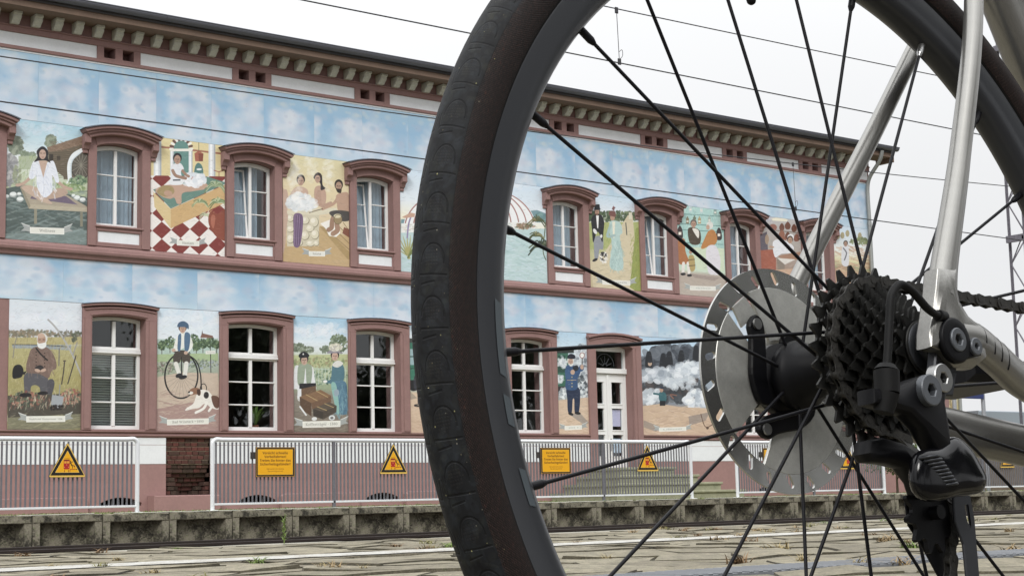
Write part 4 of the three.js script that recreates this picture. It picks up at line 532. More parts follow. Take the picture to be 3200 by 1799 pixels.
{ // eaves: fascia box, corbels, frieze with white panels and square niches, gutter
  bpart('eaves_soffit', [fb(BL - 0.34, BR + 0.3, 8.5, 8.66, 0.02, 0.53)], M.soffit);
  const cg = extr([[0, 0], [0.1, 0.0], [0.13, 0.035], [0.2, 0.09], [0.2, 0.13], [0.235, 0.145], [0.235, 0.185], [0, 0.185]], -0.07, 0.07, 0.004); cg.rotateY(-Math.PI / 2);
  for (let i = 0; i < 68; i++) { const x = 9.51 - 7 * 0.3655 + i * 0.3655; if (x > BR - 0.1) break; const m = bpart('corbel', cg, M.corbel); m.position.set(fx(x * (25.35 / 25.5)) + 0.02, fy(8.31), 0.03); }
  bpart('frieze', [frb(BL, BR, 8.19, 8.33, 0, 0.045, 0.008), frb(BL, BR, 7.9, 7.965, 0, 0.045, 0.008), frb(BL, BR, 8.285, 8.31, 0.045, 0.07, 0.006), fb(BL, BR, 8.33, 8.5, 0, 0.025)], M.mauve);
  const centres = niches;
  let last = BL;
  for (const c of [...centres, BR + 0.4]) {
    const white = [last, Math.min(c - 0.4, BR - 0.06)]; if (white[1] - white[0] > 0.2) bpart('frieze_panel', fb(white[0] + 0.001, white[1], 7.966, 8.189, 0.001, 0.012), M.white);
    if (c < BR) {
      // mauve block with two square niches
      const hs = [[c - 0.28, c - 0.07], [c + 0.065, c + 0.275]].map(([a, b]) => F([[a, 7.995], [b, 7.995], [b, 8.18], [a, 8.18]]).reverse());
      bpart('niche_block', [extr(F([[c - 0.4, 7.966], [c + 0.4, 7.966], [c + 0.4, 8.189], [c - 0.4, 8.189]]), 0.001, 0.04, 0, hs)], M.mauve);
      for (const d of [-0.175, 0.17]) bpart('vent_niche', fb(c + d - 0.12, c + d + 0.12, 7.98, 8.195, -0.27, -0.25), M.mauve);
      last = c + 0.4;
    }
  }
  // half-round gutter, one length per joint
  const prof = []; for (let i = 0; i <= 10; i++) { const a = Math.PI + Math.PI * i / 10; prof.push([Math.cos(a) * 0.085, Math.sin(a) * 0.085]); } for (let i = 10; i >= 0; i--) { const a = Math.PI + Math.PI * i / 10; prof.push([Math.cos(a) * 0.079, Math.sin(a) * 0.079 + 0.002]); }
  for (let i = 0; i < 9; i++) { const a = BL - 0.45 + i * 2.85, b = Math.min(a + 2.86, BR + 0.42); if (b <= a) break; const g = extr(prof, fx(a), fx(b)); g.rotateY(Math.PI / 2); g.translate(0, fy(8.73), 0.6); bpart('gutter', [metreUV(g), cyl([fx(a) + 0.02, fy(8.735), 0.685], [fx(b), fy(8.735), 0.685], 0.012, 0.012, 6)], M.zinc); }
  bpart('eaves_end', [frb(BR + 0.3, BR + 0.42, 8.4, 8.66, 0.0, 0.5, 0.01)], M.soffit);
}
{ // string course, base course, plinth
  const band = (name, prof, x0, x1, mat) => { const g = extr(prof, x0, x1); g.rotateY(Math.PI / 2); const p = g.attributes.position; return bpart(name, metreUV(g), mat); };
  // profile is drawn as (-z, y)
  band('string_course', [[0, 4.43], [-0.06, 4.45], [-0.075, 4.5], [-0.12, 4.53], [-0.13, 4.57], [-0.1, 4.585], [-0.09, 4.63], [-0.05, 4.66], [-0.03, 4.685], [0, 4.69]].map(([z, y]) => [z, y - PLAT]), fx(BL), fx(BR), M.mauve);
  for (const [a, b] of [[BL, door.a - 0.001], [door.b + 0.001, BR]]) band('base_course', [[0, 1.45], [-0.03, 1.455], [-0.06, 1.48], [-0.06, 1.5], [-0.035, 1.515], [-0.035, 1.53], [-0.075, 1.545], [-0.075, 1.56], [0, 1.568]].map(([z, y]) => [z, y - PLAT]), fx(a), fx(b), M.mauve);
  const N = [12.29, 13.14];
  for (const [a, b] of [[BL, N[0]], [N[1], door.a - 0.001], [door.b + 0.001, BR]]) { bpart('plinth_white_band', frb(a, b, 1.003, 1.45, 0.002, 0.03, 0.004), M.white); bpart('plinth', extr(F([[a, 0], [b, 0], [b, 1.0], [a, 1.0]]), 0.002, 0.028, 0, cellars.filter((c) => c > a && c < b).map((c) => F(archPts(c - 0.375, c + 0.375, 0.302, 0.35, 0.098)))), M.pink); }
  bpart('plinth_groove', [[BL, N[0] - 0.002], [N[1] + 0.002, door.a - 0.003], [door.b + 0.003, BR]].map(([a, b]) => fb(a, b, 1.326, 1.332, 0.029, 0.0315)), M.pink);
  bpart('niche_ledge', [frb(11.95, 13.2, 0, 0.462, 0.03, 0.3, 0.012), frb(12.28, 13.15, 0.3, 0.468, -0.3, 0.03, 0.002)], M.pink);
  for (const [a, b] of [[8.7, 10.85], [14.5, 16.15], [17.2, 20.2]]) bpart('wall_ledge', extr(F([[a, 0], [b, 0], [b, 0.42], [b - 0.08, 0.46], [a + 0.08, 0.46], [a, 0.42]]), 0.028, 0.14, 0.01), M.pink);
  for (const c of cellars) { const w = bpart('basement_window', fb(c - 0.39, c + 0.39, 0.318, 0.332, -0.2, -0.19), M.steelBar); for (let k = -2; k <= 2; k++) part('grille_bar', fb(c + k * 0.13 - 0.008, c + k * 0.13 + 0.008, 0.302, 0.44 - Math.abs(k) * 0.022, -0.06, -0.044), M.steelBar, w); }
  // brick alcove: courses step back towards a deeper middle, lower ones in darker bricks
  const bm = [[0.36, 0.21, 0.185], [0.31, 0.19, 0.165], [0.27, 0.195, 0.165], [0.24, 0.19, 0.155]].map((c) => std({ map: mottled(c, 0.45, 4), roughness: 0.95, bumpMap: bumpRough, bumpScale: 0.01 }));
  bpart('alcove_mortar', fb(12.28, 13.15, 0.46, 1.46, -0.44, -0.40), std({ map: mottled([0.42, 0.38, 0.32], 0.5, 3), roughness: 1 }));
  bpart('alcove_cheek', [fb(12.27, 12.29, 0.46, 1.46, -0.43, -0.002), fb(13.14, 13.16, 0.46, 1.46, -0.43, -0.002)], bm[2]);
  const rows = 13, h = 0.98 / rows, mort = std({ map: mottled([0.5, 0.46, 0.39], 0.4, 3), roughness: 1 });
  for (let r = 0; r < rows; r++) {
    const y0 = 1.45 - (r + 1) * h, off = r % 2 ? 0.065 : 0; let x = 12.293 - off;
    const depthAt = (x) => { if (r < 6) return 0.02; const q = Math.abs(x - 12.78), k = r - 5; return 0.03 + (q < 0.36 - 0.015 * k ? 0.02 * k : 0) + (r > 7 && q < 0.33 - 0.045 * (r - 8) ? 0.05 + 0.03 * (r - 8) : 0); };
    bpart('mortar_course', fb(12.291, 13.139, y0 - 0.004, y0 + 0.006, -0.41, r < 6 ? -0.03 : -0.05 - 0.05 * (r - 5)), mort);
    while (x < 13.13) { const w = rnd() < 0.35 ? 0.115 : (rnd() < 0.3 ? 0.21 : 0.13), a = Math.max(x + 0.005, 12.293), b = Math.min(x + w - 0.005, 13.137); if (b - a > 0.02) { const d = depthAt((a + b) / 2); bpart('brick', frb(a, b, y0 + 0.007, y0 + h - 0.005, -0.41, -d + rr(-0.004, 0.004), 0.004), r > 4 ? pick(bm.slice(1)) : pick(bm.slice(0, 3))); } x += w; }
  }
}
// sky boards and joints
{
  const row = (y0, y1, x0, x1, n, name) => {
    for (let i = 0; i < n; i++) {
      const a = x0 + (x1 - x0) * i / n, b = x0 + (x1 - x0) * (i + 1) / n, g = new THREE.BoxGeometry(b - a - 0.0015, y1 - y0, 0.012); g.translate(fx((a + b) / 2), fy((y0 + y1) / 2), 0.0065);
      const uv = g.attributes.uv, k = Math.floor(rnd() * 6), flip = rnd() < 0.3, off = rr(-0.2, 0.2); for (let j = 0; j < uv.count; j++) { const u = uv.getX(j), v = uv.getY(j); uv.setXY(j, (k + off + (flip ? 1 - u : u)) / 6, name === 'low' ? 0.02 + v * 0.7 : v); }
      bpart('sky_board', ni(g), skyMat);
    }
  };
  row(6.724, 7.898, BL + 0.01, BR - 0.002, 23, 'up'); row(3.706, 4.43, BL + 0.01, BR - 0.002, 20, 'low');
  // pale strip of plain render behind the boards' lower edge under the frieze
  bpart('frieze_fillet', fb(BL, BR, 7.872, 7.9, 0.0135, 0.022), M.white);
}
for (const m of murals) {
  const g = new THREE.BoxGeometry(m.x1 - m.x0 - 0.008, m.y1 - m.y0 - 0.004, 0.016);
  const o = solo('mural_board', ni(g), std({ map: m.tex, roughness: 0.55 }), m.label, 'mural', 'painted mural boards on the station front'); o.position.set((m.x0 + m.x1) / 2, (m.y0 + m.y1) / 2, WALL + 0.0095);
}
// ---- windows
const bar = (x0, x1, y0, y1, z, d = 0.04) => frb(x0, x1, y0, y1, z - d, z, 0.006);
const wavy = (x0, x1, y0, y1, z, n) => { const P = [], N = n * 6; for (let i = 0; i < N; i++) { const f = (k) => [x0 + (x1 - x0) * k / N, z + 0.022 * Math.sin(k / 6 * 6.283) + 0.008 * Math.sin(k * 1.7)]; const a = f(i), b = f(i + 1); P.push(fx(a[0]), fy(y0), a[1], fx(b[0]), fy(y0), b[1], fx(b[0]), fy(y1), b[1], fx(a[0]), fy(y0), a[1], fx(b[0]), fy(y1), b[1], fx(a[0]), fy(y1), a[1]); } const g = new THREE.BufferGeometry(); g.setAttribute('position', new THREE.Float32BufferAttribute(P, 3)); g.computeVertexNormals(); return metreUV(g); };
upper.forEach((w, wi) => {
  const g = group('upper_window', building), { c, o0, o1 } = w, zf = -0.13;
  part('jamb', frb(c - 0.57, o0 - 0.001, 4.69, 6.43, 0.0, 0.06, 0.008), M.mauve, g); part('jamb', frb(o1 + 0.001, c + 0.57, 4.69, 6.43, 0.0, 0.06, 0.008), M.mauve, g);
  part('arch', extr(F([...arcBand(o0, o1, 6.43, 0.07, 0.15, 0)].filter(() => true)), 0.001, 0.062, 0.004), M.mauve, g);
  part('spandrel', extr(F([[c - 0.57, 6.43], [o0, 6.43], ...arcBand(o0, o1, 6.43, 0.07, 0.02).slice(0, 15), [c + 0.57, 6.43], [c + 0.57, 6.6], [c - 0.57, 6.6]]), 0, 0.05, 0), M.mauve, g);
  const hood = [extr(F(arcBand(c - 0.6, c + 0.6, 6.52, 0.11, 0.09, 0.02)), 0.0, 0.17, 0.01), extr(F(arcBand(c - 0.68, c + 0.68, 6.605, 0.12, 0.05, 0.03)), 0.0, 0.24, 0.008), extr(F(arcBand(c - 0.64, c + 0.64, 6.575, 0.115, 0.035, 0.02)), 0.0, 0.205, 0.006)];
  part('hood', hood, M.mauve, g); part('hood_flashing', extr(F(arcBand(c - 0.7, c + 0.7, 6.66, 0.12, 0.014, 0.035)), 0, 0.262, 0), M.zinc, g);
  for (const s of [-1, 1]) { const q = extr([[0, -0.02], [0.07, 0.0], [0.1, 0.06], [0.16, 0.1], [0.16, 0.25], [0, 0.25]], -0.055, 0.055, 0.004); q.rotateY(-Math.PI / 2); q.translate(fx(c + s * 0.625), fy(6.34), 0.0); part('console', [metreUV(q), frb(c + s * 0.625 - 0.045, c + s * 0.625 + 0.045, 6.27, 6.335, 0, 0.05, 0.008)], M.mauve, g); }
  part('apron', [frb(o0 + 0.001, o1 - 0.001, 4.955, 5.05, -0.25, 0.045, 0.008), frb(o0 + 0.001, o1 - 0.001, 4.69, 4.765, 0, 0.045, 0.006), fb(o0 + 0.001, o0 + 0.03, 4.765, 4.955, 0, 0.045), fb(o1 - 0.03, o1 - 0.001, 4.765, 4.955, 0, 0.045)], M.mauve, g);
  part('apron_panel', fb(o0 + 0.031, o1 - 0.031, 4.766, 4.954, 0.0, 0.02), M.white, g);
  part('sill', frb(o0 - 0.03, o1 + 0.03, 5.02, 5.055, -0.14, 0.075, 0.008), M.mauve, g);
  const m0 = (o0 + o1) / 2 - 0.028, m1 = (o0 + o1) / 2 + 0.028, T = 6.41, B = 5.075, fw = 0.055;
  part('frame', [extr(F(archPts(o0 + 0.004, o1 - 0.004, B - 0.012, 6.425, 0.066)), zf - 0.05, zf, 0.003, [F(archPts(o0 + fw, o1 - fw, B + 0.045, 6.36, 0.06)).reverse()]), bar(m0, m1, B, T, zf + 0.012, 0.05)], M.upvc, g);
  const open = [2, 3, 5].includes(wi);
  for (const [a, b, k] of [[o0 + fw, m0, 0], [m1, o1 - fw, 1]]) {
    const tiltA = open && k === 0 ? 0.055 : 0;
    const pieces = [], rows = [[5.125, 5.53], [5.55, 5.96], [5.98, 6.4]];
    // tilted leaf: hinge at the sill, the top leans into the room
    const lean = (geo) => { if (!tiltA) return geo; const p = geo.attributes.position; for (let i = 0; i < p.count; i++) { const y = p.getY(i) + PLAT; p.setZ(i, p.getZ(i) - (y - 5.1) * tiltA * 2.2); p.setX(i, p.getX(i) - 0.0); } geo.computeVertexNormals(); return geo; };
    pieces.push(lean(bar(a, b, 5.54 - 0.011, 5.54 + 0.011, zf - 0.002, 0.03)), lean(bar(a, b, 5.97 - 0.011, 5.97 + 0.011, zf - 0.002, 0.03)));
    if (tiltA) pieces.push(lean(bar(a, a + 0.035, 5.11, 6.39, zf - 0.012, 0.03)), lean(bar(b - 0.035, b, 5.11, 6.39, zf - 0.012, 0.03)), lean(bar(a + 0.035, b - 0.035, 6.35, 6.39, zf - 0.012, 0.03)));
    part('glazing_bar', pieces[0], M.upvc, g); part('glazing_bar', pieces[1], M.upvc, g); if (tiltA) part('tilted_leaf', pieces.slice(2), M.upvc, g);
    for (const [r0, r1] of rows) part('pane', lean(fb(a - 0.005, b + 0.005, r0 - 0.005, r1 + 0.01, zf - 0.034, zf - 0.031)), M.glass, g);
  }
  part('curtain', wavy(o0 - 0.1, o1 - (wi % 2 ? 0.02 : 0.16), 4.9, 6.55, -0.33, 9), M.curtain, g);
  if (wi === 1 || wi === 4) part('curtain', wavy(o1 - 0.14, o1 + 0.1, 4.9, 6.55, -0.4, 3), M.curtain, g);
});
lower.forEach((w) => {
  const g = group('lower_window', building), { a, b, o0, o1 } = w, zf = -0.16, c = (a + b) / 2;
  part('jamb', [frb(a, o0 - 0.001, 1.568, 3.45, 0.0, 0.07, 0.01), fb(a + 0.03, o0 - 0.03, 1.6, 3.45, 0.07, 0.08)], M.mauve, g); part('jamb', [frb(o1 + 0.001, b, 1.568, 3.45, 0.0, 0.07, 0.01), fb(o1 + 0.06, b - 0.03, 1.6, 3.45, 0.07, 0.082)], M.mauve, g);
  const half = (o1 - o0) / 2, oc = (o0 + o1) / 2;
  part('arch', [extr(F([[a, 3.45], [o0, 3.45], [o0, 3.48], ...arcBand(o0, o1, 3.48, 0.045, 0.02).slice(1, 14), [o1, 3.48], [o1, 3.45], [b, 3.45], ...arcBand(a, b, 3.62, 0.05, 0.02).slice(0, 15).reverse()]), 0, 0.068, 0.004), extr(F(arcBand(a + 0.03, b - 0.03, 3.58, 0.052, 0.022)), 0.066, 0.088, 0.004), extr(F(arcBand(a - 0.012, b + 0.012, 3.635, 0.052, 0.042)), 0, 0.115, 0.008), extr(F(arcBand(o0 - 0.03, o1 + 0.03, 3.495, 0.048, 0.022)), 0.066, 0.082, 0.003)], M.mauve, g);
  part('arch_flashing', extr(F(arcBand(a - 0.02, b + 0.02, 3.678, 0.053, 0.01)), 0, 0.13), M.zinc, g);
  const m0 = oc - 0.03, m1 = oc + 0.03, fw = 0.06;
  part('frame', [extr(F(archPts(o0 + 0.003, o1 - 0.003, 1.583, 3.472, 0.044)), zf - 0.055, zf, 0.003, [F([[o0 + fw, 1.66], [o1 - fw, 1.66], [o1 - fw, 2.86], [o0 + fw, 2.86]]).reverse(), F(archPts(o0 + fw, o1 - fw, 3.0, 3.42, 0.038)).reverse()]), bar(m0, m1, 1.65, 2.87, zf + 0.012, 0.05), bar(m0, m1, 2.99, 3.44, zf + 0.012, 0.05)], M.upvc, g);
  part('transom', [frb(o0 + 0.001, o1 - 0.001, 2.885, 2.925, zf - 0.02, zf + 0.045, 0.008), frb(o0 + 0.001, o1 - 0.001, 2.93, 2.975, zf - 0.02, zf + 0.022, 0.006)], M.upvc, g);
  part('sill', [frb(o0 - 0.02, o1 + 0.02, 1.56, 1.588, zf - 0.02, 0.05, 0.005)], M.mauve, g);
  for (const [x0, x1] of [[o0 + fw, m0], [m1, o1 - fw]]) {
    part('glazing_bar', bar(x0, x1, 2.045, 2.07, zf - 0.004, 0.03), M.upvc, g); part('glazing_bar', bar(x0, x1, 2.455, 2.48, zf - 0.004, 0.03), M.upvc, g);
    for (const [r0, r1] of [[1.655, 2.05], [2.065, 2.46], [2.475, 2.865]]) part('pane', fb(x0 - 0.006, x1 + 0.006, r0, r1, zf - 0.034, zf - 0.031), M.glass, g);
    part('pane', fb(x0 - 0.006, x1 + 0.006, 2.995, 3.45, zf - 0.034, zf - 0.031), M.glass, g);
  }
  if (w.k === 'blind') { const sl = []; for (let y = 1.62; y < 2.86; y += 0.042) { const q = box(fx(o0), fx(o1), -0.001, 0.001, -0.02, 0.02); q.rotateX(-0.75); q.translate(0, fy(y), -0.27); sl.push(q); } part('venetian_blind', sl, M.blind, g).userData.kind = 'stuff'; }
  if (w.k === 'sky') part('curtain', wavy(o0 - 0.05, o0 + 0.1, 1.3, 3.6, -0.5, 3), M.curtain, g);
});
{ // entrance
  const g = group('entrance_door', building), { a, b, o0, o1 } = door, zf = -0.2, oc = (o0 + o1) / 2;
  part('jamb', [frb(a, o0 - 0.001, 0.86, 3.42, 0, 0.075, 0.01)], M.mauve, g); part('jamb', [frb(o1 + 0.001, b, 0.86, 3.42, 0, 0.075, 0.01), fb(o1 + 0.07, b - 0.03, 0.88, 3.42, 0.075, 0.09)], M.mauve, g);
  part('arch', [extr(F([[a, 3.42], [o0, 3.42], ...arcBand(o0, o1, 3.42, 0.1, 0.02).slice(1, 14), [o1, 3.42], [b, 3.42], ...arcBand(a, b, 3.58, 0.085, 0.02).slice(0, 15).reverse()]), 0, 0.073, 0.004), extr(F(arcBand(a - 0.012, b + 0.012, 3.585, 0.095, 0.05)), 0, 0.12, 0.008), extr(F(arcBand(a + 0.03, b - 0.03, 3.535, 0.09, 0.022)), 0.07, 0.09, 0.003)], M.mauve, g);
  part('door_frame', [frb(o0 + 0.001, o1 - 0.001, 2.88, 2.99, zf - 0.05, zf + 0.06, 0.01), fb(o0 + 0.001, o0 + 0.05, 0.86, 3.4, zf - 0.06, zf + 0.01), fb(o1 - 0.05, o1 - 0.001, 0.86, 3.4, zf - 0.06, zf + 0.01), fb(o0 + 0.001, o1 - 0.001, 3.36, 3.5, zf - 0.06, zf + 0.005)], M.upvc, g);
  part('fanlight_pane', fb(o0 + 0.045, o1 - 0.045, 2.985, 3.42, zf - 0.03, zf - 0.027), M.glass, g);
  // wheel emblem on the fanlight
  const em = [], ec = [oc - 0.04, 3.04]; const arc = []; for (let i = 0; i <= 20; i++) { const t = Math.PI * (0.0 + i / 20); arc.push([fx(ec[0] + 0.26 * Math.cos(t)), fy(ec[1] + 0.27 * Math.sin(t)), zf - 0.02]); }
  em.push(tube(arc, 0.011, 40, 6)); for (const d of [18, 52, 90, 128, 162]) { const t = d * Math.PI / 180; em.push(cyl([fx(ec[0] + 0.05 * Math.cos(t)), fy(ec[1] + 0.05 * Math.sin(t)), zf - 0.02], [fx(ec[0] + 0.2 * Math.cos(t)), fy(ec[1] + 0.22 * Math.sin(t)), zf - 0.02], 0.009, 0.011, 6)); } const hubA = []; for (let i = 0; i <= 8; i++) { const t = Math.PI * i / 8; hubA.push([fx(ec[0] + 0.055 * Math.cos(t)), fy(ec[1] + 0.055 * Math.sin(t)), zf - 0.02]); } em.push(tube(hubA, 0.012, 16, 6));
  part('wheel_emblem', em, std({ color: lin(0.03, 0.035, 0.04), roughness: 0.7 }), g);
  const lw = (o1 - o0 - 0.1) / 2;
  for (const s of [0, 1]) {
    const x0 = o0 + 0.051 + s * (lw - 0.001), x1 = x0 + lw - 0.002, w0 = s ? x0 + 0.12 : x0 + 0.08, w1 = s ? x1 - 0.08 : x1 - 0.12, rows = [[1.12, 1.58], [1.68, 2.14], [2.24, 2.7]];
    part('door_leaf', [extr(F([[x0, 0.87], [x1, 0.87], [x1, 2.875], [x0, 2.875]]), zf - 0.05, zf, 0.004, rows.map(([r0, r1]) => F([[w0, r0], [w1, r0], [w1, r1], [w0, r1]]).reverse())), ...(s ? [frb(x0 - 0.03, x0 + 0.03, 0.88, 2.87, zf, zf + 0.02, 0.006)] : [])], M.upvc, g);
    for (const [r0, r1] of rows) { part('door_pane', fb(w0 - 0.003, w1 + 0.003, r0 - 0.003, r1 + 0.003, zf - 0.03, zf - 0.027), M.glass, g); part('pane_bead', [frb(w0 - 0.02, w1 + 0.02, r0 - 0.022, r0 + 0.002, zf, zf + 0.012, 0.003), frb(w0 - 0.02, w1 + 0.02, r1 - 0.002, r1 + 0.02, zf, zf + 0.012, 0.003)], M.upvc, g); }
    if (s) { part('door_handle', [frb(x0 + 0.04, x0 + 0.07, 1.24, 1.5, zf, zf + 0.012, 0.003), cyl([fx(x0 + 0.055), fy(1.42), zf], [fx(x0 + 0.055), fy(1.42), zf + 0.06], 0.009), cyl([fx(x0 + 0.055), fy(1.42), zf + 0.055], [fx(x0 + 0.18), fy(1.42), zf + 0.055], 0.009)], M.steel, g);
      part('notice', fb(w0 + 0.015, w1 - 0.02, 1.76, 2.12, zf - 0.036, zf - 0.034), std({ color: lin(0.66, 0.6, 0.78), roughness: 0.8 }), g); part('notice', fb(w0 + 0.02, w1 - 0.03, 1.2, 1.5, zf - 0.036, zf - 0.034), std({ color: lin(0.6, 0.66, 0.76), roughness: 0.8 }), g); }
  }
}
{ // corner downpipe
  const x = fx(BR - 0.16); bpart('downpipe', [tube([[x, fy(8.62), 0.6], [x, fy(8.4), 0.52], [x, fy(8.0), 0.16], [x, fy(7.8), 0.09], [x, fy(7), 0.085]], 0.05, 24, 10), cyl([x, fy(7), 0.085], [x, fy(0.25), 0.085], 0.05, 0.05, 10), cyl([x, fy(6.9), 0.085], [x, fy(6.8), 0.085], 0.056), cyl([x, fy(3.9), 0.085], [x, fy(3.8), 0.085], 0.056)], std({ color: lin(0.3, 0.31, 0.3), roughness: 0.5, metalness: 0.4 }));
}
{ // low wing beyond the corner
  const t = thing('side_wing', 'low mauve wing with a painted board adjoining the station building corner', 'building', [32.95, PLAT, WALL - 0.02]);
  part('wall', [box(-1.55, 1.6, 1.3, 3.2, -6, 0)], M.mauve, t); part('plinth', [box(-1.55, 1.6, -0.3, 0.8, -6, 0.03)], M.pink, t); part('plinth_band', box(-1.55, 1.6, 0.8, 1.3, -6, 0.028), M.white, t); part('roof', rbox(-1.55, 1.75, 3.2, 3.34, -6.1, 0.2, 0.02), M.slate, t);
  part('pilaster', rbox(0.76, 1.12, 1.3, 3.2, 0.001, 0.07, 0.01), M.mauve, t);
  const tex = picture([0, 0], [100, 0], [0, 200], 160, 320, (o) => { o.bg([[0, '#9ec2de'], [0.35, '#d6dccc'], [0.5, '#d9c98c'], [0.7, '#c2b06e'], [1, '#8a7a58']]); o.view(0, 0, 1); o.F(40, 90, 30, 20, 40, 8, ['#a58a52', '#8c7a48']); o.F(70, 150, 26, 40, 60, 8, ['#7a6844', '#b39a5c', '#5f5a3c']); o.F(30, 170, 30, 20, 30, 8, ['#a86a4c', '#8a4c3c']); });
  const g = new THREE.BoxGeometry(0.44, 1.86, 0.014); g.translate(1.345, 2.25, 0.009); part('painted_board', ni(g), std({ map: tex, roughness: 0.6 }), t);
  part('downpipe', cyl([1.57, 0.1, 0.07], [1.57, 3.2, 0.07], 0.045, 0.045, 10), std({ color: lin(0.34, 0.35, 0.33), roughness: 0.5, metalness: 0.4 }), t);
}
{ // entrance steps widening on three sides
  const t = thing('entrance_steps', 'mossy concrete steps widening below the white entrance door', 'steps', [22.6, PLAT, WALL + 0.03]);
  const sm = std({ map: mottled([0.56, 0.56, 0.47], 0.25, 1.2), roughness: 0.95, bumpMap: bumpRough, bumpScale: 0.01 });
  for (let k = 0; k < 4; k++) { const w = 0.78 + (3 - k) * 0.34, d = 1.05 + (3 - k) * 0.33; part('step', [box(-w + 0.035, w - 0.035, k * 0.165, (k + 1) * 0.165 - 0.052, 0, d - 0.035), rbox(-w, w, (k + 1) * 0.165 - 0.054, (k + 1) * 0.165 - 0.002, 0, d, 0.01)], sm, t); }
}
{ // green plant on the sill inside the plant window
  const t = thing('house_plant', 'leafy green pot plant on the sill behind the dark lower window', 'plant', [14.27, 1.6, WALL - 0.42]);
  part('pot', ni(new THREE.CylinderGeometry(0.07, 0.055, 0.11, 14)).translate(0, 0.055, 0), std({ color: lin(0.3, 0.12, 0.07), roughness: 0.8 }), t);
  const L = []; for (let i = 0; i < 26; i++) { const a = rnd() * 6.283, r = rr(0.12, 0.3), h = rr(0.2, 0.62), P = [], w = rr(0.012, 0.022); for (let k = 0; k < 5; k++) { const s = k / 5, e = (k + 1) / 5, f = (q) => [Math.cos(a) * r * q, 0.1 + h * q * (1.5 - q * 0.9), Math.sin(a) * r * q]; const A = f(s), B = f(e), wa = w * Math.sin(Math.PI * (0.15 + 0.85 * s)), wb = w * Math.sin(Math.PI * (0.15 + 0.85 * e)), nx = -Math.sin(a), nz = Math.cos(a); P.push(A[0] - nx * wa, A[1], A[2] - nz * wa, A[0] + nx * wa, A[1], A[2] + nz * wa, B[0] + nx * wb, B[1], B[2] + nz * wb, A[0] - nx * wa, A[1], A[2] - nz * wa, B[0] + nx * wb, B[1], B[2] + nz * wb, B[0] - nx * wb, B[1], B[2] - nz * wb); } const g = new THREE.BufferGeometry(); g.setAttribute('position', new THREE.Float32BufferAttribute(P, 3)); g.computeVertexNormals(); metreUV(g); L.push(g); }
  part('leaves', L, std({ color: lin(0.16, 0.26, 0.06), roughness: 0.6, side: THREE.DoubleSide }), t);
}

// ------------------------------------------------------------------ railings and signs on the far platform
const RZ = -20.55;
const barGeo = rbox(-0.0125, 0.0125, 0.1, 0.965, -0.006, 0.006, 0.002);
function railing(x0, x1, label) {
  const t = thing('safety_railing', label, 'railing', [x0, PLAT, RZ], 'steel safety railings along the far platform'), L = x1 - x0, H = 1.0, r = 0.03;
  part('top_rail', [sweep([[0.03, H - 0.09, 0], [0.035, H - 0.04, 0], [0.075, H, 0], [0.2, H, 0], [L - 0.2, H, 0], [L - 0.075, H, 0], [L - 0.035, H - 0.04, 0], [L - 0.03, H - 0.09, 0]], [[r, r], [r, r]], 90, 12)], M.railWhite, t);
  part('bottom_rail', rbox(0.04, L - 0.04, 0.075, 0.105, -0.02, 0.02, 0.004), M.railWhite, t);
  for (const x of [0.03, L - 0.03]) part('end_post', [cyl([x, -0.01, 0], [x, H - 0.085, 0], r, r, 12), rbox(x - 0.06, x + 0.06, -0.004, 0.012, -0.06, 0.06, 0.003)], M.railWhite, t);
  part('middle_post', [rbox(L / 2 - 0.022, L / 2 + 0.022, -0.01, H - 0.02, -0.02, 0.02, 0.004), rbox(L / 2 - 0.06, L / 2 + 0.06, -0.004, 0.012, -0.06, 0.06, 0.003)], M.steelBar, t);
  for (let x = 0.085; x < L - 0.07; x += 0.0645) if (Math.abs(x - L / 2) > 0.04) { const b = part('baluster', barGeo, M.steelBar, t); b.position.set(x, 0, 0); }
  return t;
}
railing(5.32, 9.52, 'steel railing ending at the brick alcove, warning triangle near its end');
railing(10.6, 14.66, 'steel railing starting at the brick alcove, with a text sign and a triangle');
railing(15.85, 20.05, 'steel railing in front of the entrance steps');
railing(21.14, 25.32, 'steel railing right of the entrance steps, behind the wheel hub');
railing(26.4, 30.58, 'steel railing at the lattice mast with green shrub behind it');

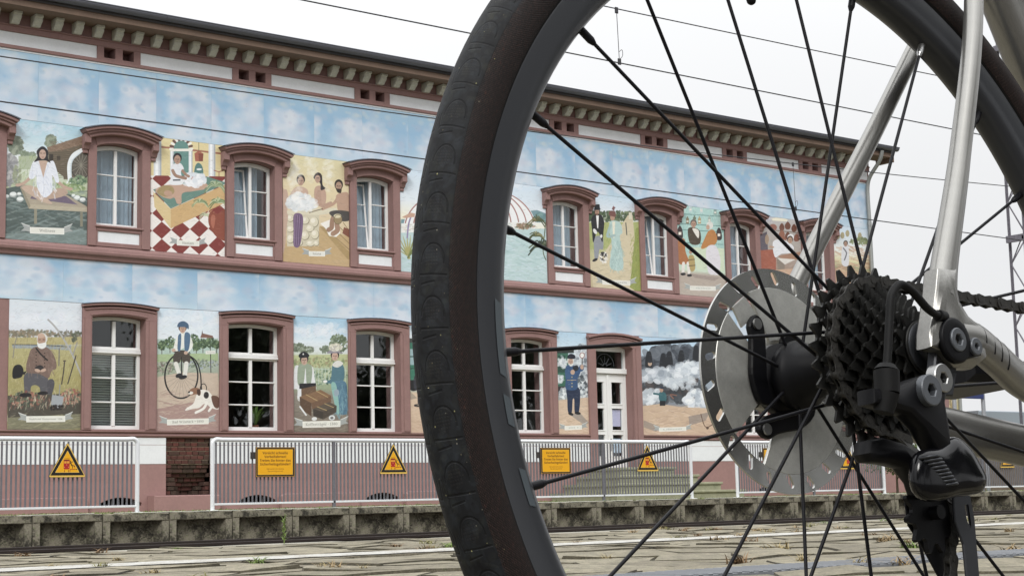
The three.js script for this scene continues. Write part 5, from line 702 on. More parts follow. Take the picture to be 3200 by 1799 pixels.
const yellow = '#dfa310';
const triTex = (() => { // drawn on the 520 x 460 mm plate
  const cv = document.createElement('canvas'); cv.width = 520; cv.height = 470; const c = cv.getContext('2d');
  c.fillStyle = '#d9b455'; c.fillRect(0, 0, 520, 470); const tri = (k, col) => { c.fillStyle = col; c.beginPath(); c.moveTo(260, 18 + k * 2); c.lineTo(508 - k * 1.732, 452 - k); c.lineTo(12 + k * 1.732, 452 - k); c.closePath(); c.fill(); };
  tri(8, '#14110c'); tri(46, '#e6c878'); tri(50, yellow);
  const x = (u) => 60 + (u - 320) * 0.318, y = (v) => (v - 150) * 0.396; // traced sheet
  const R = (col, a, b, d, e) => { c.fillStyle = col; c.fillRect(x(a), y(b), x(d) - x(a), y(e) - y(b)); };
  c.fillStyle = '#a3241c'; c.beginPath(); c.roundRect(x(785), y(735), x(1045) - x(785), y(1065) - y(735), 16); c.fill(); R('#d99c3a', 805, 790, 905, 865); R('#d99c3a', 925, 790, 1025, 865); R('#5a1a14', 785, 735, 1045, 765); R('#6a2216', 815, 695, 1035, 708);
  for (const [u, v] of [[915, 912], [820, 995], [1005, 990]]) { c.fillStyle = '#eaa070'; c.beginPath(); c.arc(x(u), y(v), 6, 0, 7); c.fill(); }
  c.strokeStyle = '#7a1c14'; c.lineWidth = 7; for (const [a, b, d, e] of [[835, 1080, 815, 1165], [990, 1080, 1010, 1165]]) { c.beginPath(); c.moveTo(x(a), y(b)); c.lineTo(x(d), y(e)); c.stroke(); }
  R('#8f2418', 1055, 1060, 1280, 1082); R('#8f2418', 1055, 1060, 1075, 1165); R('#8f2418', 1268, 880, 1280, 1082); R('#17130f', 1305, 1058, 1380, 1082);
  c.strokeStyle = '#1a1310'; c.lineCap = 'round'; const st = (w, ...p) => { c.lineWidth = w; c.beginPath(); for (let i = 0; i < p.length; i += 2) c.lineTo(x(p[i]), y(p[i + 1])); c.stroke(); };
  c.fillStyle = '#1a1310'; c.beginPath(); c.arc(x(1078), y(790), 8, 0, 7); c.fill(); st(13, 1080, 830, 1140, 935); st(7, 1085, 835, 1150, 820, 1180, 800); st(7, 1075, 840, 1062, 880); st(9, 1140, 935, 1175, 975, 1170, 1030); st(9, 1140, 925, 1220, 940, 1260, 975);
  const t = new THREE.CanvasTexture(cv); t.colorSpace = THREE.SRGBColorSpace; t.anisotropy = 8; return t;
})();
const textTex = (() => {
  const cv = document.createElement('canvas'); cv.width = 650; cv.height = 440; const c = cv.getContext('2d');
  c.fillStyle = '#b98c3a'; c.fillRect(0, 0, 650, 440); c.fillStyle = '#1d1208'; c.beginPath(); c.roundRect(6, 6, 638, 428, 18); c.fill(); c.fillStyle = '#e0bd62'; c.fillRect(30, 28, 590, 384); c.fillStyle = yellow; c.fillRect(33, 31, 584, 378);
  c.fillStyle = '#4a2a08'; c.textAlign = 'center'; const T = (s, y, f) => { c.font = f; c.fillText(s, 325, y); };
  T('Vorsicht schnelle', 102, 'bold 52px sans-serif'); T('Vorbeifahrten!', 158, 'bold 52px sans-serif'); T('Treten Sie hinter das', 214, 'bold 52px sans-serif'); T('Sicherheitsgeländer!', 270, 'bold 52px sans-serif'); T('High-speed trains passing.', 332, '25px sans-serif'); T('Step behind guard-rail!', 366, '25px sans-serif');
  const t = new THREE.CanvasTexture(cv); t.colorSpace = THREE.SRGBColorSpace; t.anisotropy = 8; return t;
})();
const faceMat = (t) => std({ map: t, roughness: 0.45 });
const triMat = faceMat(triTex), textMat = faceMat(textTex);
const uvRect = (g, w, h, x0 = -w / 2, y0 = 0) => { const p = g.attributes.position, u = new Float32Array(p.count * 2); for (let i = 0; i < p.count; i++) { u[i * 2] = (p.getX(i) - x0) / w; u[i * 2 + 1] = (p.getY(i) - y0) / h; } g.setAttribute('uv', new THREE.BufferAttribute(u, 2)); return g; };
const triPts = (() => { const R = [[-0.26, 0], [0.26, 0], [0, 0.462]], out = []; for (let k = 0; k < 3; k++) { const a = V2(...R[k]), b = V2(...R[(k + 2) % 3]), c = V2(...R[(k + 1) % 3]); const p = a.clone().lerp(b, 0.045), q = a.clone().lerp(c, 0.045); out.push([p.x, p.y], [(p.x + q.x) / 2 * 0.5 + a.x * 0.5, (p.y + q.y) / 2 * 0.5 + a.y * 0.5], [q.x, q.y]); } return out; })();
for (const [x, where] of [[8.47, 'on the railing that ends at the brick alcove'], [13.67, 'on the railing between brick alcove and tyre'], [18.94, 'on the railing before the entrance steps'], [24.2, 'on the railing behind the brake disc'], [29.31, 'on the railing below the chain stay']]) {
  const t = thing('warning_triangle', 'yellow triangular train warning sign ' + where, 'sign', [x, 0.69, RZ + 0.035], 'triangular warning signs on the railings');
  part('plate', extr(triPts, 0, 0.012, 0.002), M.signBack, t); const f = new THREE.ShapeGeometry(new THREE.Shape(triPts.map((p) => V2(p[0] * 0.985, p[1] * 0.985 + 0.003)))); f.translate(0, 0, 0.0135); part('face', uvRect(ni(f), 0.52, 0.462), triMat, t);
  part('bracket', [rbox(-0.16, 0.16, 0.1, 0.13, -0.045, 0, 0.003)], M.signBack, t);
}
for (const [x, where] of [[11.615, 'on the railing beside the brick alcove'], [16.885, 'on the railing just left of the entrance steps'], [22.15, 'on the railing behind the wheel hub']]) {
  const t = thing('caution_sign', 'yellow rectangular sign with black German lettering ' + where, 'sign', [x, 0.665, RZ + 0.035], 'rectangular caution signs on the railings');
  part('plate', rbox(-0.323, 0.323, 0, 0.43, 0, 0.012, 0.003), M.signBack, t); const f = new THREE.PlaneGeometry(0.636, 0.42); f.translate(0, 0.215, 0.0135); part('face', ni(f), textMat, t);
  part('bracket', [rbox(-0.38, -0.2, 0.26, 0.36, -0.045, -0.001, 0.004)], M.signBack, t);
}
// ------------------------------------------------------------------ overhead line
{
  const wires = (z, yc, yMess, x0, x1, r, what) => {
    const P = []; for (let i = 0; i <= 24; i++) { const x = x0 + (x1 - x0) * i / 24; P.push([x, yc, z]); }
    solo('contact_wire', tube([[x0, yc, z], [(x0 + x1) / 2, yc, z], [x1, yc, z]], r, 4, 6), M.wire, 'thin straight contact wire of the ' + what, 'wire', 'overhead line wires');
    const m = []; for (let i = 0; i <= 30; i++) { const x = x0 + (x1 - x0) * i / 30; m.push([x, yMess(x), z]); }
    solo('messenger_wire', tube(m, r * 0.9, 60, 6), M.wire, 'slightly sagging upper wire of the ' + what, 'wire', 'overhead line wires');
  };
  wires(-18.4, 5.11, (x) => 5.66 + 0.00105 * (x - 5) ** 2, -20, 60, 0.0095, 'line that crosses in front of the painted sky boards');
  wires(-13.05, 5.115, (x) => 5.72 + 0.0042 * (x - 9) * 1.6 + 0.0006 * (x - 9) ** 2, -20, 60, 0.0075, 'line against the white sky above the roof');
  const drop = (x, z, y0, y1, lab) => { const t = thing('dropper', lab, 'wire', [x, y0, z], 'dropper wires of the overhead line'); part('rod', cyl([0, 0, 0], [-0.02, y1 - y0, 0], 0.004, 0.004, 6), M.wire, t); part('clamp', [rbox(-0.02, 0.02, -0.02, 0.05, -0.012, 0.012, 0.004), tube([[0, 0.04, 0], [0.05, 0.09, 0], [0.045, 0.16, 0], [0.0, 0.13, 0]], 0.0035, 16, 5)], M.wire, t); part('clamp', rbox(-0.04, 0.0, y1 - y0 - 0.05, y1 - y0 + 0.02, -0.012, 0.012, 0.004), M.wire, t); };
  drop(20.67, -18.4, 5.11, 5.66 + 0.00105 * 15.67 ** 2, 'short vertical dropper wire in front of the sky boards near the corner');
  drop(11.83, -13.05, 5.115, 5.74, 'vertical dropper wire between two wires against white sky, inside the wheel');
}
{ // lattice mast
  const t = thing('lattice_mast', 'tall grey steel lattice mast of the overhead line beside the platform', 'mast', [31.78, PLAT, -21.35]), H = 11.6, w = 0.34, d = 0.2;
  for (const [sx, sz] of [[-1, -1], [1, -1], [-1, 1], [1, 1]]) part('leg', [rbox(sx * w - 0.04, sx * w + 0.04, -0.1, H, sz * d - 0.006, sz * d + 0.006, 0.002), rbox(sx * w - 0.006, sx * w + 0.006, -0.1, H, sz * d - 0.04, sz * d + 0.04, 0.002)], M.lattice, t);
  for (const sz of [-1, 1]) for (let k = 0; k < 16; k++) { const y = 0.1 + k * 0.72, f = k % 2 ? 1 : -1; part('brace', cyl([-w * f, y, sz * d], [w * f, y + 0.72, sz * d], 0.017, 0.017, 6), M.lattice, t); }
  for (const sx of [-1, 1]) for (let k = 0; k < 16; k++) { const y = 0.1 + k * 0.72, f = k % 2 ? 1 : -1; part('brace', cyl([sx * w, y, -d * f], [sx * w, y + 0.72, d * f], 0.015, 0.015, 6), M.lattice, t); }
  for (const [y, len] of [[5.05, 2.9], [6.3, 2.6]]) part('bracket_arm', [tube([[-0.3, y, 0.3], [-0.3, y + 0.15, 1.4], [-0.3, y - (y > 6 ? 0.1 : -0.1), len]], 0.03, 12, 8)], M.lattice, t);
  part('clamp_beam', [rbox(-0.5, 0.45, 5.66, 5.74, 0.22, 0.28, 0.01), rbox(-0.5, -0.44, 5.62, 5.78, -0.2, 0.3, 0.01)], M.lattice, t);
  part('top_beam', [rbox(-0.5, 0.4, 10.15, 10.22, 0.22, 0.28, 0.01), rbox(-0.52, -0.4, 10.12, 10.26, -0.2, 0.28, 0.01)], M.lattice, t);
}
{ // station name board
  const t = thing('station_sign', 'dark blue station name board with white lettering on grey posts', 'sign', [29.2, PLAT, -21.25]);
  const cv = document.createElement('canvas'); cv.width = 512; cv.height = 352; const c = cv.getContext('2d'); c.fillStyle = '#1a2a5e'; c.fillRect(0, 0, 512, 352); c.fillStyle = '#eef0f4'; c.font = 'bold 58px sans-serif'; c.fillText('Bad Wilsnack', 40, 288); c.fillRect(16, 300, 18, 20);
  const tx = new THREE.CanvasTexture(cv); tx.colorSpace = THREE.SRGBColorSpace;
  part('panel', rbox(-0.52, 0.48, 2.0, 2.7, -0.03, 0, 0.004), std({ color: lin(0.02, 0.03, 0.11), roughness: 0.4 }), t); const f = new THREE.PlaneGeometry(0.98, 0.68); f.translate(-0.02, 2.35, 0.002); part('face', ni(f), std({ map: tx, roughness: 0.4 }), t);
  for (const x of [-0.5, 0.52]) part('post', cyl([x, -0.02, -0.06], [x, 2.75, -0.06], 0.045, 0.045, 12), M.steel, t);
}
{ // small flat-roofed hut further along
  const t = thing('platform_hut', 'small hut with grey metal roof edge behind the station sign', 'hut', [34.6, PLAT, -25.2]);
  part('wall', box(-0.05, 2.6, -0.1, 1.62, -2, 0), std({ map: mottled([0.42, 0.37, 0.32], 0.3, 1), roughness: 0.9 }), t); part('roof', rbox(-0.35, 2.8, 1.62, 2.02, -2.2, 0.5, 0.02), std({ color: lin(0.27, 0.31, 0.35), roughness: 0.55, metalness: 0.2 }), t); part('roof_edge', rbox(-0.3, 2.75, 1.52, 1.62, -2.1, 0.4, 0.01), M.slate, t);
}
// ------------------------------------------------------------------ plants
function leafCloud(n, place, size, cols) { // many small bent leaves with vertex colours
  const P = [], C = [], N = [];
  for (let i = 0; i < n; i++) {
    const c = place(), s = size * rr(0.6, 1.3), q = new THREE.Quaternion().setFromEuler(new THREE.Euler(rnd() * 6.3, rnd() * 6.3, rnd() * 6.3)), col = pick(cols), k = rr(0.75, 1.25);
    const v = [[-0.5, 0, 0], [0, 0.32, 0.06], [0.55, 0, 0], [0, -0.32, 0.06]].map((p) => V3(...p).multiplyScalar(s).applyQuaternion(q).add(c));
    for (const j of [0, 1, 2, 0, 2, 3]) { P.push(v[j].x, v[j].y, v[j].z); C.push(col[0] * k, col[1] * k, col[2] * k); }
  }
  const g = new THREE.BufferGeometry(); g.setAttribute('position', new THREE.Float32BufferAttribute(P, 3)); g.setAttribute('color', new THREE.Float32BufferAttribute(C, 3)); g.computeVertexNormals(); g.setAttribute('uv', new THREE.Float32BufferAttribute(new Float32Array(P.length / 3 * 2), 2)); return g;
}
const leafMat = phy({ vertexColors: true, roughness: 0.8, transmission: 0.25, thickness: 0, side: THREE.DoubleSide });
const bark = std({ map: mottled([0.3, 0.26, 0.21], 0.4, 2), roughness: 1 });
function tree(x, y, z, h, r, n, size, cols, label, cat = 'tree', grp) {
  const t = thing(cat === 'shrub' ? 'shrub' : 'broadleaf_tree', label, cat, [x, y, z], grp), limbs = [cyl([0, -0.1, 0], [0, h * 0.55, 0], h * 0.025, h * 0.014, 8)], tips = [];
  for (let i = 0; i < 9; i++) { const a = i * 2.4 + rr(-0.4, 0.4), y0 = h * rr(0.22, 0.5), d = r * rr(0.45, 0.85), tip = [Math.cos(a) * d, Math.min(h * 0.9, y0 + h * rr(0.12, 0.36)), Math.sin(a) * d]; limbs.push(cyl([0, y0, 0], tip, h * 0.011, h * 0.004, 6)); tips.push(V3(...tip)); }
  tips.push(V3(0, h * 0.85, 0), V3(0, h * 0.68, 0));
  part('trunk', limbs, bark, t); part('crown', leafCloud(n, () => { const c = pick(tips), k = r * 0.42, a = rnd() * 6.283, b = Math.acos(rr(-1, 1)), q = k * Math.cbrt(rnd()); return V3(c.x + q * Math.sin(b) * Math.cos(a), c.y + q * 0.8 * Math.cos(b), c.z + q * Math.sin(b) * Math.sin(a)); }, size, cols), leafMat, t);
}
tree(33.6, PLAT, -29.5, 6.9, 1.9, 4200, 0.16, [[0.09, 0.12, 0.04], [0.13, 0.15, 0.05], [0.16, 0.14, 0.06]], 'small leafy tree peeping out behind the building corner');
tree(29.0, PLAT, -23.2, 1.25, 0.75, 2600, 0.06, [[0.07, 0.12, 0.03], [0.1, 0.16, 0.04], [0.13, 0.17, 0.07]], 'green shrub growing behind the railing at the lattice mast', 'shrub');
tree(30.2, PLAT, -23.6, 1.1, 0.7, 2000, 0.06, [[0.08, 0.13, 0.03], [0.12, 0.15, 0.05]], 'low shrub behind the railing right of the station sign post', 'shrub');
// trees behind the photographer: they darken the near side of the bicycle and stand in the lower windows' reflections
const grove = [[-9, 8.5, 9], [-4.5, 10.5, 10.5], [0.5, 9, 9.6], [5.5, 11, 11], [11, 9.5, 9.8], [17, 10.5, 9.4], [21.5, 9, 6.2], [26.5, 9.5, 6.4], [32, 9, 11.8], [34.5, 11, 11], [39.5, 9.5, 6.3], [44, 10, 10], [49, 9.5, 11.5], [55, 11, 10.5], [64, 11, 11.6]];
const kinds = ['tall broadleaf tree in the row behind the flagstone platform', 'low broadleaf tree in the row behind the flagstone platform'];
grove.forEach(([x, z, h], i) => tree(x, -0.3, z, h, h * 0.38, 4200, 0.36, [[0.03, 0.045, 0.014], [0.045, 0.062, 0.02], [0.025, 0.038, 0.014]], kinds[h < 7 ? 1 : 0], 'tree', h < 7 ? 'low trees behind the near platform' : 'tall trees behind the near platform'));
// weeds: dry tufts in the paving joints, grass along the far kerb
const blade = (x, z, y, h, lean, a, w, P) => { const f = (q) => [x + Math.cos(a) * lean * q * q, y + h * q * (1 - 0.25 * q), z + Math.sin(a) * lean * q * q], nx = -Math.sin(a), nz = Math.cos(a); for (let k = 0; k < 3; k++) { const A = f(k / 3), B = f((k + 1) / 3), wa = w * (1 - k / 3), wb = w * (1 - (k + 1) / 3); P.push(A[0] - nx * wa, A[1], A[2] - nz * wa, A[0] + nx * wa, A[1], A[2] + nz * wa, B[0] + nx * wb, B[1], B[2] + nz * wb, A[0] - nx * wa, A[1], A[2] - nz * wa, B[0] + nx * wb, B[1], B[2] + nz * wb, B[0] - nx * wb, B[1], B[2] - nz * wb); } };
const bladeGeo = (P) => { const g = new THREE.BufferGeometry(); g.setAttribute('position', new THREE.Float32BufferAttribute(P, 3)); g.computeVertexNormals(); return metreUV(g); };
const dry = [[0.26, 0.19, 0.1], [0.2, 0.13, 0.07], [0.3, 0.24, 0.12], [0.17, 0.16, 0.06]].map((c) => std({ color: lin(...c), roughness: 1, side: THREE.DoubleSide })), greenBlade = std({ color: lin(0.14, 0.2, 0.05), roughness: 0.9, side: THREE.DoubleSide });
{
  const variants = []; for (let v = 0; v < 6; v++) { const P = []; const n = 26 + v * 5; for (let i = 0; i < n; i++) { const h = rr(0.015, 0.06); blade(0.05 * (rnd() + rnd() - 1), 0.04 * (rnd() + rnd() - 1), -0.01, h, rr(0.02, 0.11), rnd() * 6.283, rr(0.002, 0.0045), P); } variants.push(bladeGeo(P)); }
  const spots = []; // (x, z) on the paving
  for (let i = 0; i < 75; i++) { const z = -10.9 + 7.0 * Math.pow(rnd(), 1.4), k = -z, x = k * rr(0.36, 1.45); spots.push([x, z]); }
  spots.forEach(([x, z], i) => { const g = i % 9 === 4; const m = solo('weed_tuft', variants[i % 6], g ? greenBlade : dry[i % 4], g ? 'small green weed growing in a paving joint' : 'small dry brown weed tuft in a paving joint', 'weed', g ? 'green weeds in the paving' : 'dry weeds in the paving'); m.position.set(x, gy(z) + 0.004, z); m.rotation.y = i * 1.3; const s = rr(0.7, 1.5); m.scale.set(s * 1.2, s * rr(0.6, 1), s); });
  // the tall weed at the kerb
  const t = thing('tall_weed', 'tall green leafy weed standing at the kerb before the rails', 'weed', [6.42, gy(-11.2), -11.2]); const P = []; for (let i = 0; i < 22; i++) { const q = i / 22; blade(0.01 * Math.sin(i * 9), 0, 0.02 + q * 0.19, rr(0.03, 0.06), rr(0.04, 0.07), i * 2.4, 0.008, P); } part('stem', cyl([0, -0.02, 0], [0.01, 0.24, 0], 0.004, 0.002, 6), greenBlade, t); part('leaves', bladeGeo(P), greenBlade, t);
  const P2 = []; for (let i = 0; i < 9000; i++) { const front = rnd() < 0.5; blade(rr(3, 34), front ? rr(-20.9, -20.05) : rr(-25.35, -24.9), PLAT - 0.005, rr(0.01, 0.045) * (rnd() < 0.06 ? 1.8 : 1), rr(0.01, 0.05), rnd() * 6.283, rr(0.004, 0.009), P2); }
  const gm = shade(new THREE.Mesh(bladeGeo(P2), greenBlade)); gm.name = 'platform_grass'; gm.userData = { kind: 'stuff', label: 'short moss and grass growing along the far platform edge', category: 'grass' }; scene.add(gm);
}

// ------------------------------------------------------------------ bicycle (own axes: x forward, y up, z towards the chain side; wheel centre at y = R)
const bicycle = thing('bicycle', 'silver road bicycle with black wheels seen close from behind the rear wheel', 'bicycle');
const WC = V3(0.83904, 0.3485, -0.71514), TR = 0.3482;
{
  const zx = V3(0.01321, 0.09943, 0.99496).normalize(), xx = V3(0, 1, 0).cross(zx).normalize(), yx = zx.clone().cross(xx);
  bicycle.quaternion.setFromRotationMatrix(new THREE.Matrix4().makeBasis(xx, yx, zx)); bicycle.position.copy(WC).addScaledVector(yx, -TR);
}
const lift = (g) => { const m = Array.isArray(g) ? merge(g) : g; m.translate(0, TR, 0); return m; };
const bk = (name, geo, mat, parent = bicycle) => part(name, lift(geo), mat, parent);
const B = {
  rim: phy({ color: lin(0.034, 0.036, 0.041), roughness: 0.3, metalness: 0.2, specularIntensity: 1 }),
  black: phy({ color: lin(0.004, 0.004, 0.005), roughness: 0.45, specularIntensity: 0.32 }),
  gloss: phy({ color: lin(0.004, 0.004, 0.005), roughness: 0.14, specularIntensity: 0.6 }),
  grey: std({ color: lin(0.035, 0.037, 0.042), roughness: 0.42, metalness: 0.5 }),
  dark: std({ map: mottled([0.135, 0.134, 0.128], 0.9, 40), roughness: 0.42, metalness: 0.6 }),
  chain: std({ map: mottled([0.205, 0.2, 0.19], 0.8, 60), roughness: 0.45, metalness: 0.5 }),
  spoke: phy({ color: lin(0.006, 0.006, 0.008), roughness: 0.5, specularIntensity: 0.4 }),
  rubber: phy({ color: lin(0.006, 0.006, 0.006), roughness: 0.6, specularIntensity: 0.35 }),
  silver: phy({ map: mottled([0.56, 0.555, 0.54], 0.16, 22, 0.4), roughness: 0.3, metalness: 0.8, clearcoat: 0.15, clearcoatRoughness: 0.3 }),
  steel: std({ color: lin(0.34, 0.34, 0.335), roughness: 0.3, metalness: 0.9 }),
  disc: std({ color: lin(0.5, 0.5, 0.48), roughness: 0.26, metalness: 0.92 }),
  fin: std({ map: mottled([0.72, 0.72, 0.7], 0.14, 25), roughness: 0.4, metalness: 0.6 }),
  bolt: std({ color: lin(0.09, 0.097, 0.108), roughness: 0.4, metalness: 0.3 }),
};
const polar = (deg, r, z) => { const t = deg * Math.PI / 180; return [r * Math.sin(t), r * Math.cos(t), z]; };   // angle from straight up, turning forward
// ---- tyre picture: tread in the middle, woven brown side walls; one sheet = 12 tread marks
const [tyreMap, tyreBump] = (() => {
  const W = 1536, H = 512, mk = () => { const c = document.createElement('canvas'); c.width = W; c.height = H; return c; }, a = mk(), b = mk(), c = a.getContext('2d'), d = b.getContext('2d');
  c.fillStyle = '#1a1412'; c.fillRect(0, 0, W, H); d.fillStyle = '#808080'; d.fillRect(0, 0, W, H);
  // woven side walls
  for (const [y0, y1] of [[0, 150], [362, 512]]) { for (let y = y0; y < y1; y += 4) for (let x = 0; x < W; x += 4) { const k = ((x + y) / 4) & 1, v = rr(0.7, 1.35); c.fillStyle = k ? `rgb(${36 * v},${25 * v},${22 * v})` : `rgb(${19 * v},${14 * v},${13 * v})`; c.fillRect(x, y, 4, 4); d.fillStyle = k ? '#a0a0a0' : '#606060'; d.fillRect(x, y, 4, 4); } }
  for (let i = 0; i < 500; i++) { const y = rnd() < 0.5 ? rr(5, 150) : rr(362, 507); c.fillStyle = pick(['rgba(84,40,32,.35)', 'rgba(20,16,14,.5)', 'rgba(90,78,60,.25)']); c.fillRect(rr(0, W), y, rr(2, 9), rr(2, 6)); }
  c.fillStyle = '#131416'; c.fillRect(0, 138, W, 236); d.fillStyle = '#b4b4b4'; d.fillRect(0, 138, W, 236);
  for (let i = 0; i < 1500; i++) { c.fillStyle = pick(['rgba(46,50,54,.2)', 'rgba(8,8,9,.3)', 'rgba(58,55,47,.16)', 'rgba(38,41,44,.22)']); c.beginPath(); c.ellipse(rr(0, W), rr(138, 374), rr(4, 26), rr(3, 14), rr(0, 3), 0, 7); c.fill(); }
  for (let k = 0; k < 12; k++) for (const s of [1, -1]) { // half-moon pads and slits on both shoulders
    const x = k * 128 + 64, y = 256 + s * 62; for (const [q, col, w] of [[c, 'rgba(10,10,11,.75)', 3], [d, '#404040', 5]]) { q.strokeStyle = col; q.lineWidth = w; q.beginPath(); q.ellipse(x, y, 44, 40, 0, s > 0 ? Math.PI * 0.5 : Math.PI * 0.5, s > 0 ? Math.PI * 1.55 : Math.PI * 1.55); q.stroke(); q.beginPath(); q.moveTo(x + 34, y - 50); q.lineTo(x + 28, y + 52); q.stroke(); q.beginPath(); q.moveTo(x + 52, y - 40 * s); q.lineTo(x + 48, y + 10 * s); q.stroke(); q.beginPath(); q.moveTo(x - 10, 256 + s * 6); q.lineTo(x + 36, 256 + s * 14); q.stroke(); }
    for (let i = -3; i < 4; i++) for (let j = -3; j < 4; j++) { c.fillStyle = 'rgba(48,47,42,.22)'; d.fillStyle = '#d0d0d0'; if (i * i + j * j < 10) { c.fillRect(x - 12 + i * 8, y + j * 9, 5, 6); d.fillRect(x - 12 + i * 8, y + j * 9, 5, 6); } }
  }
  for (const y of [0, 494]) { c.fillStyle = '#0a0909'; c.fillRect(0, y, W, 18); d.fillStyle = '#303030'; d.fillRect(0, y, W, 18); }
  for (let i = 0; i < 90; i++) { c.fillStyle = pick(['rgba(170,165,110,.8)', 'rgba(120,110,84,.7)', 'rgba(190,184,160,.6)']); const r = rr(0.8, 2.4); c.beginPath(); c.arc(rr(0, W), rr(110, 400), r, 0, 7); c.fill(); }
  return [a, b].map((q, i) => { const t = new THREE.CanvasTexture(q); t.wrapS = t.wrapT = THREE.RepeatWrapping; t.repeat.set(6, 1); t.anisotropy = 8; if (!i) t.colorSpace = THREE.SRGBColorSpace; return t; });
})();
const tyreMat = phy({ map: tyreMap, bumpMap: tyreBump, bumpScale: 0.00055, roughness: 0.66, specularIntensity: 0.42 });
const tyreProfile = (() => { const p = [], N = 40; for (let i = 0; i <= N; i++) { const a = (-0.5 + i / N) * 2 * 2.36, rt = 0.0187; p.push([0.3294 + rt * Math.cos(a), rt * Math.sin(a) * 0.98]); } return p; })();
const rimProfile = [[0.3195, -0.0118], [0.3195, -0.0134], [0.316, -0.0138], [0.306, -0.0134], [0.3, -0.0122], [0.295, -0.0095], [0.2925, -0.005], [0.292, 0], [0.2925, 0.005], [0.295, 0.0095], [0.3, 0.0122], [0.306, 0.0134], [0.316, 0.0138], [0.3195, 0.0134], [0.3195, 0.0118], [0.312, 0.011], [0.311, 0], [0.312, -0.011], [0.3195, -0.0118]];
const spokeGeo = (a, b) => cyl(a, b, 0.00125, 0.00125, 7);
function wheel(name, parent) {
  const g = group(name, parent);
  bk('tyre', latheZ(tyreProfile, 180), tyreMat, g); bk('rim', latheZ(rimProfile, 180), B.rim, g); return g;
}
const rear = wheel('rear_wheel', bicycle);
for (let k = 0; k < 24; k++) { // 2:1 lacing: eight radial spokes on the disc side, sixteen crossed on the chain side
  const deg = k * 15 - 0.4, m = ((Math.round(k * 15) % 45) + 45) % 45; let hub;
  if (m === 15) hub = polar(deg, 0.0215, -0.034); else hub = polar(deg + (m === 0 ? 52 : -52), 0.0255, m === 0 ? 0.0215 : 0.019);
  const rimEnd = polar(deg, 0.294, m === 15 ? -0.002 : 0.002), A = V3(...rimEnd), Bv = V3(...hub), n = A.clone().lerp(Bv, 0.046);
  bk('spoke', spokeGeo([n.x, n.y, n.z], hub), B.spoke, rear); bk('nipple', [cyl(rimEnd, A.clone().lerp(Bv, 0.04).toArray(), 0.0026, 0.0026, 8), cyl(A.clone().lerp(Bv, 0.04).toArray(), A.clone().lerp(Bv, 0.052).toArray(), 0.0026, 0.0015, 8)], k === 2 ? B.steel : B.spoke, rear);
}
bk('hub_shell', latheZ([[0.008, -0.07], [0.0105, -0.069], [0.0105, -0.06], [0.0165, -0.058], [0.0175, -0.045], [0.0235, -0.0405], [0.0248, -0.034], [0.0235, -0.0305], [0.0185, -0.026], [0.0172, -0.01], [0.0195, 0.003], [0.0255, 0.011], [0.0275, 0.018], [0.0272, 0.0225], [0.022, 0.025], [0.0175, 0.027], [0.0175, 0.0285], [0.008, 0.0285]], 48), B.black, rear);
bk('valve', [cyl(polar(350.5, 0.296, 0), polar(350.5, 0.285, 0), 0.0055, 0.0048, 12), cyl(polar(350.5, 0.285, 0), polar(350.5, 0.26, 0), 0.0037, 0.0034, 12), ni(new THREE.SphereGeometry(0.0034, 12, 8)).translate(...polar(350.5, 0.26, 0))], B.rubber, rear);
// grey strokes on the rim wall
{ const mark = std({ color: lin(0.055, 0.068, 0.078), roughness: 0.5 }); for (const [a0, a1] of [[266.5, 274.5], [261.2, 264.4], [252.6, 256.6]]) { const P = [], N = 10; for (let i = 0; i < N; i++) { const u = a0 + (a1 - a0) * i / N, v = a0 + (a1 - a0) * (i + 1) / N, s = 0.45; const q = [polar(u, 0.2995, 0.0125), polar(v, 0.2995, 0.0125), polar(v + s, 0.3045, 0.0136), polar(u + s, 0.3045, 0.0136)]; for (const j of [0, 1, 2, 0, 2, 3]) P.push(...q[j]); } const g = new THREE.BufferGeometry(); g.setAttribute('position', new THREE.Float32BufferAttribute(P, 3)); g.computeVertexNormals(); bk('rim_mark', metreUV(g), mark, rear); } }
